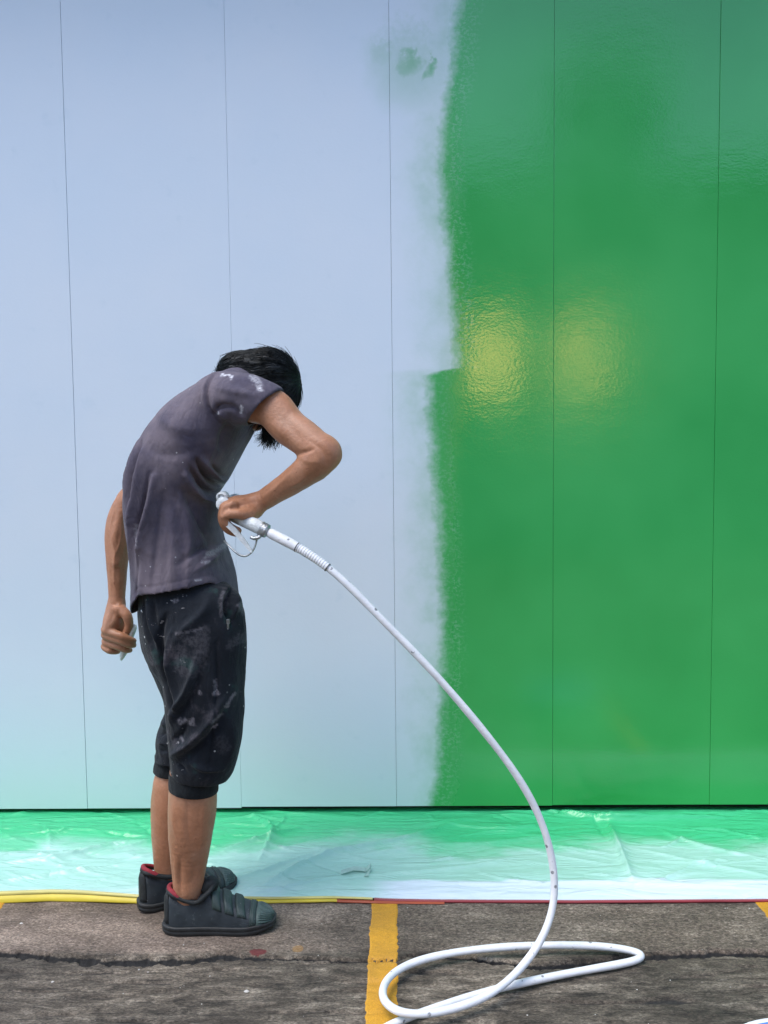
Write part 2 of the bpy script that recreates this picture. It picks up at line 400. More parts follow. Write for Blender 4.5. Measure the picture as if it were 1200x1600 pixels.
    mk = blob(mk, 15, 1326, .16, .07, .85); mk = blob(mk, 400, 1332, .11, .05, .7); mk = blob(mk, 215, 1372, .10, .05, .35)
    # a strip at the front right that lay folded under stays clean
    fold = q.math('MULTIPLY', q.remap(P[0], -.12, .0), q.remap(q.math('ADD', P[1], q.math('MULTIPLY', q.math('SUBTRACT', n1, .5), .05)), 2.345, 2.330))
    mk = q.math('MULTIPLY', mk, q.math('SUBTRACT', 1.0, q.math('MULTIPLY', fold, .80)))
    c = q.mix(mk, (.68, .75, .87), (.024, .50, .19))
    q.set(Base_Color=c, Roughness=.30, Specular_IOR_Level=.5, Normal=q.bump(q.math('ABSOLUTE', q.math('SUBTRACT', q.noise(q.scale(p, (.55, 2.0, 1)), 8, 3, .5, .8), .5)), .45, .04, q.bump(q.math('ABSOLUTE', q.math('SUBTRACT', q.noise(q.scale(p, (.9, 2.6, 1), (3, 1, 0)), 20, 2, .5, .8), .5)), .16, .014)))
    q.set(Subsurface_Weight=0.0)
    mesh('sheet', V, F, q.m, t)
    # folded hem: two lips of the printed reverse side, yellow then red
    def clothm(name, c):
        k = M(name); p = k.pos(); f = k.noise(k.scale(p, (.5, 3, 3)), 22, 4)
        k.set(Base_Color=k.ramp(f, (.3, tuple(x*.75 for x in c)), (.7, c)), Roughness=.5); return k.m
    yel = clothm('yellow print', (.70, .56, .045)); ylp = clothm('pale yellow print', (.66, .60, .20)); red = clothm('red print', (.30, .035, .045)); rdo = clothm('orange red print', (.42, .085, .035))
    def lip(x0, x1, z0, z1, proj, oy, mat):                    # a flat folded lip leaning against the ground
        st = np.arange(x0, x1+.001, .012); Vv = []; ns = 7
        for x in st:
            ey_ = edge_y(x)+oy; a, b = z0(x), z1(x); pj = proj(x); wob = .0016*nz(x*6, 4, 2)
            for k in range(ns):
                t_ = k/(ns-1); bul = math.sin(t_*math.pi)
                Vv.append((x, ey_-pj*t_-.003*bul+wob*bul, max(.0012, a+(b-a)*t_+.0012*nz(x*14, k*.6, 3)*bul)))
            Vv.append((x, ey_-pj+.012, max(.0010, b-.001)))
        ns += 1; ii = np.arange(len(Vv)).reshape(len(st), ns)
        Ff = np.stack([ii[:-1, :-1], ii[1:, :-1], ii[1:, 1:], ii[:-1, 1:]], -1).reshape(-1, 4)
        return mesh('hem', np.array(Vv), Ff, mat, t)
    eh = lambda x: float(np.interp(x, [-1.3, -.9, -.7, -.45, -.1, 0, 2], [.029, .028, .020, .015, .012, .009, .008]))
    xr1 = float(on_ground(585, 1404)[0]); xr2 = float(on_ground(527, 1408)[0])
    lip(-2.3, xr1, lambda x: eh(x)+.0005, lambda x: eh(x)*.62, lambda x: .004, .0015, ylp); lip(xr1, 2.3, lambda x: eh(x)+.0005, lambda x: .0015, lambda x: .004, .0015, red)
    lip(-2.3, xr2, lambda x: eh(x)*.66, lambda x: .001, lambda x: .004+eh(x)*.25, -.001, yel); lip(xr2, .12, lambda x: eh(x)*.55, lambda x: .001, lambda x: .006, -.004, rdo)
    return V, F
tarpV, tarpF = tarp()
TARP = BVHTree.FromPolygons([tuple(v) for v in tarpV], [tuple(int(i) for i in f) for f in tarpF])

# ------------------------------------------------------------------ shop house across the yard (seen only mirrored in the wet paint)
def house():
    h = empty('shop_house', (0, -6.2, 0), 'plain rendered two storey shop house with two warm lit windows and a roof tank', 'building')
    ren = plain('grey render', (.30, .29, .27), .9, sc=3); fr = plain('dark window frame', (.05, .045, .04), .5)
    gl = M('warm lit window'); em = gl.b
    em.inputs['Base Color'].default_value = (.2, .15, .08, 1); em.inputs['Emission Color'].default_value = (1.0, .62, .16, 1); em.inputs['Emission Strength'].default_value = 3.8
    Y = -6.2; wins = [(.94, 1.66, 1.95, 3.05), (2.24, 2.84, 1.95, 3.05)]
    parts = []
    xs = [-9, .94, 1.66, 2.24, 2.84, 9]
    for a, b in zip(xs[:-1], xs[1:]):
        if any(abs(a-w[0]) < .01 for w in wins):
            parts += [box(a, b, Y-.25, Y, 0, 1.95), box(a, b, Y-.25, Y, 3.05, 4.7)]
        else: parts.append(box(a, b, Y-.25, Y, 0, 4.7))
    v, f = join(*parts); mesh('wall', v, f, ren, h, smooth=False)
    for a, b, c, d in wins:
        v, f = join(box(a, b, Y-.2, Y-.16, c, d)); w = mesh('window', v, f, gl.m, h, smooth=False)
        e = .05
        v, f = join(box(a, a+e, Y-.155, Y-.08, c, d), box(b-e, b, Y-.155, Y-.08, c, d), box(a+e, b-e, Y-.155, Y-.08, c, c+e), box(a+e, b-e, Y-.155, Y-.08, d-e, d))
        sub('window_frame', v, f, fr, w, smooth=False)
    v, f = join(box(-9.3, 9.3, Y-4, Y+.5, 4.701, 4.85)); mesh('roof', v, f, fr, h, smooth=False)
    tank = [tube([(3.05, Y-1.2, 5.7), (3.05, Y-1.2, 5.72), (3.05, Y-1.2, 6.75), (3.05, Y-1.2, 7.0)], [.78, .82, .82, .3], 20)]+[box(3.05+dx-.04, 3.05+dx+.04, Y-1.2+dy-.04, Y-1.2+dy+.04, 4.85, 5.7) for dx in (-.5, .5) for dy in (-.5, .5)]
    v, f = join(*tank); mesh('water_tank', v, f, fr, h, smooth=False)
    v, f = join(box(-2.2, -.9, Y+.002, Y+.05, 0, 2.2)); mesh('door', v, f, fr, h, smooth=False)
house()

# ------------------------------------------------------------------ implicit surfaces: bodies and cloth grown as one skin
class Field:
    def __init__(s, lo, hi, h):
        s.lo = np.array(lo, float); s.h = h
        s.n = np.ceil((np.array(hi)-s.lo)/h).astype(int)+1
        s.F = np.full(tuple(s.n), 1.0, np.float32)
    def window(s, lo, hi):
        a = np.clip(np.floor((np.asarray(lo)-s.lo)/s.h).astype(int), 0, s.n-1); b = np.clip(np.ceil((np.asarray(hi)-s.lo)/s.h).astype(int)+1, 1, s.n)
        if np.any(b-a < 1): return None
        ax = [(s.lo[i]+s.h*np.arange(a[i], b[i])).astype(np.float32) for i in range(3)]
        return tuple(slice(a[i], b[i]) for i in range(3)), (ax[0][:, None, None], ax[1][None, :, None], ax[2][None, None, :])
    def put(s, sl, D, k, op='add'):
        A = s.F[sl]
        if op == 'cut': A[...] = np.maximum(A, -D); return
        if k <= 0: A[...] = np.minimum(A, D); return
        hh = np.clip(.5+.5*(A-D)/k, 0, 1); A[...] = A*(1-hh)+D*hh-k*hh*(1-hh)
    def loft(s, st, k=.0, sub=4, V=(0, 1, 0), pad=.03, op='add', ex=2.0):
        """st: stations (centre, half-width across, half-width along V) joined into one smooth limb"""
        Q = catmull([np.concatenate([np.asarray(c, float), [a, b]]) for c, a, b in st], sub)
        mx = max(Q[:, 3].max(), Q[:, 4].max())+pad
        w = s.window(Q[:, :3].min(0)-mx, Q[:, :3].max(0)+mx)
        if w is None: return
        sl, (X, Y, Z) = w; D = np.full(s.F[sl].shape, 9.0, np.float32); VV = np.array(V, float); org = s.lo+s.h*np.array([q.start for q in sl])
        for i in range(len(Q)-1):
            c0, c1 = Q[i, :3], Q[i+1, :3]; ax = c1-c0; L = np.linalg.norm(ax)
            if L < 1e-6: continue
            ax = ax/L; v = VV-ax*np.dot(VV, ax); v /= np.linalg.norm(v); u = np.cross(ax, v)
            r = max(Q[i, 3], Q[i, 4], Q[i+1, 3], Q[i+1, 4])+pad
            a = np.clip(np.floor((np.minimum(c0, c1)-r-org)/s.h).astype(int), 0, None); b = np.ceil((np.maximum(c0, c1)+r-org)/s.h).astype(int)+1
            x, y, z = X[a[0]:b[0]]-c0[0], Y[:, a[1]:b[1]]-c0[1], Z[:, :, a[2]:b[2]]-c0[2]
            if 0 in (x.size, y.size, z.size): continue
            t = x*ax[0]+y*ax[1]+z*ax[2]; tc = np.clip(t/L, 0, 1); wv = t-tc*L
            A = Q[i, 3]+(Q[i+1, 3]-Q[i, 3])*tc; B = Q[i, 4]+(Q[i+1, 4]-Q[i, 4])*tc
            du = np.abs(x*u[0]+y*u[1]+z*u[2])/A; dv = np.abs(x*v[0]+y*v[1]+z*v[2])/B; mn = np.minimum(A, B)
            if ex == 2.0: qq = np.sqrt(du*du+dv*dv+(wv/mn)**2)
            else: qq = np.sqrt((du**ex+dv**ex)**(2/ex)+(wv/mn)**2)
            d = (qq-1)*mn
            T = D[a[0]:b[0], a[1]:b[1], a[2]:b[2]]; np.minimum(T, d, out=T)
        s.put(sl, D, k, op)
    def ell(s, c, axes, r, k=.0, op='add', pad=.03):
        c = np.asarray(c, float); R_ = max(r)+pad; w = s.window(c-R_, c+R_)
        if w is None: return
        sl, (X, Y, Z) = w; q = 0
        for a, rr in zip(axes, r): q = q+(((X-c[0])*a[0]+(Y-c[1])*a[1]+(Z-c[2])*a[2])/rr)**2
        s.put(sl, ((np.sqrt(q)-1)*min(r)).astype(np.float32), k, op)
    def grid(s): return [(s.lo[i]+s.h*np.arange(s.n[i])).astype(np.float32).reshape([-1 if j == i else 1 for j in range(3)]) for i in range(3)]
    def net(s, it=2):
        F = s.F; S = (F < 0); n = np.array(F.shape)
        c = np.zeros(n-1, np.uint8)
        for dx in (0, 1):
            for dy in (0, 1):
                for dz in (0, 1): c += S[dx:n[0]-1+dx, dy:n[1]-1+dy, dz:n[2]-1+dz]
        I = np.nonzero((c > 0) & (c < 8)); I = np.stack(I, 1); del c
        val = {}
        for dx in (0, 1):
            for dy in (0, 1):
                for dz in (0, 1): val[dx, dy, dz] = F[I[:, 0]+dx, I[:, 1]+dy, I[:, 2]+dz]
        acc = np.zeros((len(I), 3)); cnt = np.zeros(len(I))
        for a in val:
            for ax in range(3):
                if a[ax]: continue
                b = list(a); b[ax] = 1; fa, fb = val[a], val[tuple(b)]; mk = (fa < 0) != (fb < 0)
                t = np.where(mk, fa/np.where(mk, fa-fb, 1), 0); p = np.tile(np.array(a, float), (len(I), 1)); p[:, ax] += t
                acc[mk] += p[mk]; cnt[mk] += 1
        Vv = s.lo+s.h*(I+acc/cnt[:, None]); ID = np.full(n-1, -1, np.int32); ID[I[:, 0], I[:, 1], I[:, 2]] = np.arange(len(I))
        Q = []
        for ax in range(3):
            sa = [slice(None)]*3; sb = [slice(None)]*3; sa[ax] = slice(0, -1); sb[ax] = slice(1, None)
            e = S[tuple(sa)] != S[tuple(sb)]; E = np.stack(np.nonzero(e), 1)
            o1, o2 = [(1, 2), (2, 0), (0, 1)][ax]
            E = E[(E[:, o1] > 0) & (E[:, o2] > 0) & (E[:, o1] < n[o1]-1) & (E[:, o2] < n[o2]-1)]
            ins = S[E[:, 0], E[:, 1], E[:, 2]]; q = []
            for d1, d2 in ((1, 1), (0, 1), (0, 0), (1, 0)):
                C = E.copy(); C[:, o1] -= d1; C[:, o2] -= d2; q.append(ID[C[:, 0], C[:, 1], C[:, 2]])
            q = np.stack(q, 1); q[~ins] = q[~ins][:, ::-1]; Q.append(q)
        Q = np.concatenate(Q); Q = Q[(Q >= 0).all(1)]
        Vv = relax(Vv, Q, it)
        return Vv, Q
def relax(V, Q, it, w=.5):
    if it <= 0: return V
    a = np.concatenate([Q[:, i] for i in range(4)]); b = np.concatenate([Q[:, (i+1) % 4] for i in range(4)])
    n = len(V); cnt = np.bincount(a, minlength=n)+np.bincount(b, minlength=n); cnt[cnt == 0] = 1
    for _ in range(it):
        S = np.stack([np.bincount(a, V[b, i], n)+np.bincount(b, V[a, i], n) for i in range(3)], 1)/cnt[:, None]
        V = V*(1-w)+S*w
    return V
def vnormals(V, Q):
    N = np.cross(V[Q[:, 2]]-V[Q[:, 0]], V[Q[:, 3]]-V[Q[:, 1]]); O = np.zeros_like(V)
    for i in range(4):
        for k in range(3): O[:, k] += np.bincount(Q[:, i], N[:, k], len(V))
    return O/(np.linalg.norm(O, axis=1)[:, None]+1e-12)
def poly_dist(P2, pts, taper=True):
    Q = catmull(pts, 6); best = np.full(len(P2), 9.0); tb = np.zeros(len(P2)); sg = np.zeros(len(P2))
    for i in range(len(Q)-1):
        a, b = Q[i], Q[i+1]; ab = b-a; t = np.clip(((P2-a)@ab)/(ab@ab+1e-12), 0, 1); dv = P2-(a+t[:, None]*ab); d = np.hypot(dv[:, 0], dv[:, 1]); u = d < best
        best[u] = d[u]; tb[u] = (i+t[u])/(len(Q)-1); sg[u] = ab[0]*dv[u, 1]-ab[1]*dv[u, 0]
    return best, tb, sg
def folds(V, Q, lst, Yref, side=-1):
    """push cloth along its normals: lst of (pixel polyline, amplitude m, width m); only the side facing -Y (or +Y)"""
    N = vnormals(V, Q); P2 = V[:, [0, 2]]; D = np.zeros(len(V))
    wt = sstep(-.15, .35, side*N[:, 1])
    for pts, amp, w in lst:
        pw = np.array([at(a, b, Yref)[[0, 2]] for a, b in pts])
        lo = pw.min(0)-4*w; hi = pw.max(0)+4*w; k = np.nonzero((P2 > lo).all(1) & (P2 < hi).all(1))[0]
        if not len(k): continue
        d, t, sg = poly_dist(P2[k], pw); env = np.sin(np.pi*np.clip(.06+.88*t, 0, 1))**.6
        ww = np.where(sg > 0, w*1.35, w*.75)
        D[k] += amp*env*np.exp(-(d/ww)**1.7)*wt[k]
    return V+N*D[:, None]
def S(px, py, Y, rpx, b=None):                # a limb station from its place in the picture, its distance and its radius in pixels
    c = at(px, py, Y); a = rpx*mpp(c); return (c, a, a if b is None else b)
def LR(l, r, Y, b=None):                      # the same from its two outline points
    p, q = at(*l, Y), at(*r, Y); a = np.linalg.norm(q-p)/2; return ((p+q)/2, a, a*.92 if b is None else b)

# ------------------------------------------------------------------ the painter
skin = M('tanned skin')
def _skin(q):
    p = q.pos(); P = q.xyz(p); f = q.noise(p, 22, 5, .6); g = q.noise(p, 130, 4, .6); h = q.noise(p, 6, 3)
    c = q.ramp(f, (.2, (.320, .142, .070)), (.5, (.385, .176, .094)), (.8, (.44, .215, .124)))
    c = q.mix(.26, c, q.ramp(g, (.3, .32), (.7, .68)), 'OVERLAY')
    dust = q.math('MULTIPLY', q.remap(h, .5, .68), .25)
    c = q.mix(dust, c, (.36, .25, .18))
    sc = q.remap(q.noise(p, 60, 2), .70, .76); c = q.mix(q.math('MULTIPLY', sc, .5), c, (.16, .05, .03))
    q.set(Base_Color=c, Roughness=q.ramp(f, (.3, .42), (.7, .58)), Subsurface_Weight=.06, Subsurface_Scale=.01, Normal=q.bump(q.math('ADD', g, q.math('MULTIPLY', q.noise(p, 420, 2), .4)), .40, .003))
    q.b.inputs['Subsurface Radius'].default_value = (1, .35, .2)
_skin(skin)
base = at(300, 1455, 2.14); base = np.array([base[0], 2.14, 0.0])
person = empty('person', tuple(base), 'person in faded purple t-shirt and dark cropped trousers, bent over a spray gun', 'person')

# head frame: bent right over, face to the ground
PH = R(97); HY = R(12)
HC = at(402, 613, 2.17)
h_up = np.array([math.sin(PH), 0, math.cos(PH)]); h_f = np.array([math.cos(PH), 0, -math.sin(PH)])
rz = np.array(Matrix.Rotation(HY, 3, 'X')); h_up, h_f = rz@h_up, rz@h_f; h_s = np.cross(h_f, h_up)
def HP(s, f, c): return HC+h_s*s+h_f*f+h_up*c
HA = (h_s, h_f, h_up)

def build_body():
    B = Field((-.82, 1.86, .02), (-.06, 2.46, 1.52), .003)
    # legs
    near = [LR((252,950),(350,950),2.07,.07), LR((262,1060),(352,1060),2.075,.068), LR((268,1150),(350,1150),2.08,.06), LR((267,1190),(346,1190),2.085), LR((265,1225),(339,1225),2.09), LR((263,1262),(338,1262),2.095), LR((263.5,1300),(332,1300),2.10),
            LR((266,1335),(326,1335),2.105,.041), LR((269,1365),(320,1368),2.110,.034), LR((271,1388),(317,1392),2.114,.030), LR((273,1408),(315,1411),2.118,.024), LR((277,1425),(312,1428),2.12,.018)]
    far = [LR((238,950),(318,950),2.23,.06), LR((262,1060),(318,1060),2.235,.054), LR((262,1150),(306,1150),2.24,.048), LR((252,1190),(298,1190),2.24,.044), LR((243,1215),(300,1215),2.24,.047), LR((239,1232),(302,1232),2.24), LR((236,1262),(299,1262),2.242), LR((237,1300),(294,1300),2.245),
           LR((239,1330),(287,1330),2.247,.038), LR((241,1355),(283,1357),2.25,.032), LR((240,1375),(282,1378),2.25,.03), LR((238,1395),(290,1398),2.252,.031), LR((238,1410),(296,1412),2.252,.028)]
    B.loft(near, 0); B.loft(far, .004)
    c = at(292, 1392, 2.090); B.ell(c, np.eye(3), (.012, .008, .013), .016)
    # trunk
    B.loft([S(297,960,2.15,50,.12), S(290,900,2.15,52,.115), S(278,830,2.15,52,.115), S(273,770,2.15,52,.12), S(292,715,2.15,56,.125), S(322,672,2.15,50,.13), S(346,650,2.15,32,.10), S(358,638,2.16,24,.06)], .03, ex=2.2)
    # near arm
    B.loft([S(362,622,2.035,34), S(392,628,2.015,32), LR((444,613),(405,661),1.995), LR((466,641),(434,690),1.975), LR((494,663),(456,705),1.955), S(493,699,1.945,27), S(503,708,1.94,24)], .012)
    B.loft([S(503,705,1.94,25.5), S(494,722,1.943,27.5), LR((489,757),(459,722),1.955), LR((463,772),(439,740),1.985,.027), LR((438,785),(420,755),2.012,.023), LR((419,796),(402,768),2.035,.021), S(394,789,2.045,16,.024)], .012)
    B.ell(at(514, 709, 1.935), np.eye(3), (.026, .022, .028), .02)
    B.ell(at(521, 712, 1.936), np.eye(3), (.013, .012, .014), .010)
    # near hand: palm over the handle
    B.loft([S(402,785,2.042,14.5,.022), S(388,789,2.042,16,.034), S(372,789,2.035,15,.040), S(358,791,2.030,13,.040), S(351,793,2.028,10,.037)], .010)
    B.loft([S(398,798,2.03,13), S(388,801,2.012,12), S(378,803,1.998,9)], .010)                                          # ball of the thumb
    for i, (Y, ln) in enumerate(((1.992, 1.0), (2.014, 1.08), (2.036, 1.03), (2.056, .85))):
        kx, ky = 358-1.5*i, 789+1.5*i; r = (7.2, 7.2, 6.8, 6.0)[i]
        p = [S(kx+6, ky+1, Y, r+1.0), S(kx-5, ky+5, Y-.002, r+.7), S(kx-8*ln, ky+17*ln, Y-.003, r), S(kx-4*ln, ky+29*ln, Y, r-.2), S(kx+5*ln, ky+37*ln, Y+.006, r-.6), S(kx+14*ln, ky+40*ln, Y+.010, r-1.4)]
        B.loft(p, .003)
    B.loft([S(392,803,2.012,10), S(378,804,1.990,8.4), S(368,803,1.982,7.6), S(357,804,1.981,6.6), S(349,806,1.983,5.4)], .005)
    # far arm, hanging behind the back
    B.loft([S(310,655,2.27,34), S(272,690,2.32,30), S(236,738,2.345,26), LR((181,788),(216,796),2.345,.030)], .02)
    B.loft([S(200,784,2.345,19), LR((169,806),(208,810),2.345,.031), LR((164,838),(205,842),2.342,.03), LR((166,875),(200,877),2.338,.027), LR((169,910),(197,912),2.335,.022), LR((170,938),(195,939),2.332,.019), S(182,950,2.332,13,.019)], .012)
    B.loft([S(190,800,2.320,5), S(180,840,2.315,5), S(182,880,2.313,4)], .012)                                          # a forearm tendon
    B.loft([S(182,944,2.332,13,.018), S(180,956,2.330,15,.022), S(176,970,2.325,14.5,.026), S(171,984,2.32,11,.027)], .010)
    B.loft([S(189,956,2.342,9), S(191,972,2.346,11), S(188,988,2.346,11)], .008)
    for i in range(4):                                                                                                  # fingers, index uppermost
        k = [((165,985),(188,993),(201,999),(209,1001)), ((165,993),(188,1001),(202,1007),(209,1008)), ((165,1003),(184,1010),(197,1015),(203,1016)), ((163,1010),(170,1016),(178,1018),(185,1018))][i]
        Y0 = (2.308, 2.312, 2.320, 2.326)[i]; r = (6.0, 6.0, 5.6, 5.0)[i]
        B.loft([S(k[0][0]+8, k[0][1]-6, Y0+.012, r+1.5), S(*k[0], Y0, r+.9), S(*k[1], Y0-.010, r+.3), S(*k[2], Y0-.004, r-.2), S(*k[3], Y0+.006, r-1.2)], .0022)
    B.loft([S(186,952,2.318,10), S(197,962,2.312,8.6), S(201,974,2.315,7.6), S(199,985,2.318,6.8), S(194,992,2.322,5.4)], .0035)
    # neck and head
    B.loft([(at(364, 632, 2.16), .040, .055), (HP(0, .004, -.070), .044, .050), (HP(0, -.004, -.045), .046, .052)], .015)
    B.ell(HP(0, -.012, .022), HA, (.073, .089, .074), .02)
    B.ell(HP(0, .038, -.045), HA, (.060, .058, .074), .02); B.ell(HP(0, .066, -.100), HA, (.026, .022, .020), .018)
    B.ell(HP(0, .078, .006), HA, (.050, .018, .016), .012)                                                               # brow
    for s_ in (-1, 1):
        B.ell(HP(.030*s_, .100, -.022), HA, (.017, .012, .011), 0, 'cut'); B.ell(HP(.030*s_, .083, -.022), HA, (.012, .012, .010), .003)
        B.ell(HP(.034*s_, .078, -.052), HA, (.020, .016, .016), .014)
        B.ell(HP(.076*s_, -.006, -.022), HA, (.009, .019, .030), .004); B.ell(HP(.084*s_, -.001, -.020), HA, (.004, .009, .016), 0, 'cut')
        B.ell(HP(.010*s_, .104, -.052), HA, (.008, .008, .007), .004)
    B.loft([(HP(0, .090, -.010), .007, .007), (HP(0, .104, -.032), .009, .009), (HP(0, .112, -.048), .011, .011)], .008)
    B.ell(HP(0, .095, -.074), HA, (.021, .008, .005), .004); B.ell(HP(0, .093, -.085), HA, (.019, .008, .006), .004); B.ell(HP(0, .104, -.0795), HA, (.020, .006, .0012), 0, 'cut')
    V, Q = B.net(2)
    V = folds(V, Q, [([(176,800),(171,830),(180,862),(177,900),(181,930)], .0026, .0032), ([(190,815),(186,850),(178,872)], .0022, .003), ([(196,850),(190,890),(188,935)], -.002, .006), ([(170,943),(183,946),(195,944)], -.0022, .002), ([(172,950),(168,968),(166,982)], .002, .004), ([(180,952),(175,970)], -.0015, .004), ([(186,955),(190,975),(187,982)], -.005, .005)], 2.31)
    V = folds(V, Q, [([(466,711),(480,707),(492,703)], -.0045, .004), ([(470,716),(488,722),(504,722)], .002, .007), ([(440,650),(462,676),(480,694)], -.0035, .012), ([(425,660),(448,684)], .003, .012), ([(488,690),(505,704),(512,722)], -.003, .006), ([(500,735),(470,757),(440,772)], -.003, .007), ([(455,738),(430,760),(405,778)], .0022, .005), ([(478,748),(452,764)], .0022, .006)], 1.94)
    V = folds(V, Q, [([(404,772),(408,784),(412,796)], -.002, .003), ([(396,776),(375,781),(356,787)], .002, .004), ([(398,784),(378,789),(358,794)], -.0018, .003), ([(366,780),(362,790),(360,800)], .0022, .004), ([(352,796),(349,806)], -.002, .003)], 2.0)
    V = folds(V, Q, [([(282,1340),(280,1370),(281,1400)], -.0045, .006), ([(273,1345),(273,1375),(275,1402)], .0025, .005), ([(300,1235),(297,1280),(303,1330)], -.003, .010), ([(322,1240),(318,1290),(312,1340)], .0028, .008), ([(276,1240),(274,1280),(283,1318)], .003, .012), ([(305,1350),(300,1380)], -.003, .008), ([(248,1330),(247,1370)], -.003, .005)], 2.07)
    Nn = vnormals(V, Q); V = V+Nn*np.array([+.0007*nz(v[0]*40, v[1]*40, v[2]*28)+.0002*nz(v[0]*130, v[1]*130, v[2]*110) for v in V])[:, None]
    return mesh('body', V, Q, skin.m, person)
build_body()

def smears(o, V, Q, lst, Yref):
    N = vnormals(V, Q); P2 = V[:, [0, 2]]; A = np.zeros(len(V), np.float32); wt = (N[:, 1] < .2)
    for pts, k, w in lst:
        if w > .0085: k *= .55
        pw = np.array([at(a, b, Yref)[[0, 2]] for a, b in pts])
        if len(pw) == 1: pw = np.vstack([pw, pw+[0, .0005]])
        d, t, sg = poly_dist(P2, pw); ns = np.array([nz(x*160, 3, z*160) for x, z in P2[d < w*2.5]])
        e = np.zeros(len(V)); e[d < w*2.5] = sstep(1.5, .5, d[d < w*2.5]/w+.9*ns); A = np.maximum(A, k*e*wt)
    at_ = o.data.attributes.new('paint', 'FLOAT', 'POINT'); at_.data.foreach_set('value', A.astype(np.float32))
def paint_attr(q, c, col=(.58, .58, .62)):
    n = q.node('ShaderNodeAttribute', attribute_name='paint'); r = q.remap(q.noise(q.pos(), 140, 4, .7), .30, .58, .15, 1.0); return q.mix(q.math('MULTIPLY', n.outputs['Fac'], r), c, col)
# --- T-shirt
def cloth(name, lo, hi, lo2=None, mix2=None, sc=7, weave=900, extra=None):
    q = M(name); p = q.pos(); f = q.noise(p, sc, 5, .6); g = q.noise(p, 70, 4, .65)
    c = q.ramp(f, (.3, lo), (.7, hi)); c = q.mix(.30, c, q.ramp(g, (.3, .3), (.7, .7)), 'OVERLAY')
    if extra: c = extra(q, p, c)
    wv = q.noise(p, weave, 2, .5)
    q.set(Base_Color=c, Roughness=.92, Specular_IOR_Level=.15, Sheen_Weight=.08, Sheen_Roughness=.5, Normal=q.bump(q.math('ADD', wv, q.math('MULTIPLY', g, .6)), .35, .003, q.bump(q.math('ABSOLUTE', q.math('SUBTRACT', q.noise(q.scale(p, (1, 1, .45)), 24, 3, .5, .6), .5)), .5, .018)))
    return q.m
def shirt_marks(q, p, c):
    P = q.xyz(p)
    fade = q.remap(q.noise(p, 4.5, 4, .6), .42, .62)                     # sun-bleached, washed-out patches
    c = q.mix(q.math('MULTIPLY', fade, .55), c, (.215, .178, .200))
    n = q.noise(p, 26, 4, .65); s = q.math('MULTIPLY', q.remap(n, .665, .72), q.remap(q.noise(p, 5, 2), .5, .62))
    c = q.mix(q.math('MULTIPLY', s, .6), c, (.42, .42, .46))
    v = q.remap(q.voro(p, 55), .12, .07); v = q.math('MULTIPLY', v, q.remap(q.noise(p, 9, 2), .56, .62)); c = q.mix(q.math('MULTIPLY', v, .8), c, (.6, .6, .62))
    return paint_attr(q, c)
shirt_m = cloth('faded purple cotton', (.046, .043, .074), (.120, .104, .128), sc=5, extra=shirt_marks)
hem_px = [(190, 952), (203, 945), (214, 931), (240, 929), (270, 923), (300, 917), (330, 914), (350, 917), (365, 922), (378, 930)]
HX = [at(a, b, 2.0)[0] for a, b in hem_px]; HZ = [at(a, b, 2.0)[2] for a, b in hem_px]
ZF = float(at(205, 953, 2.18)[2])
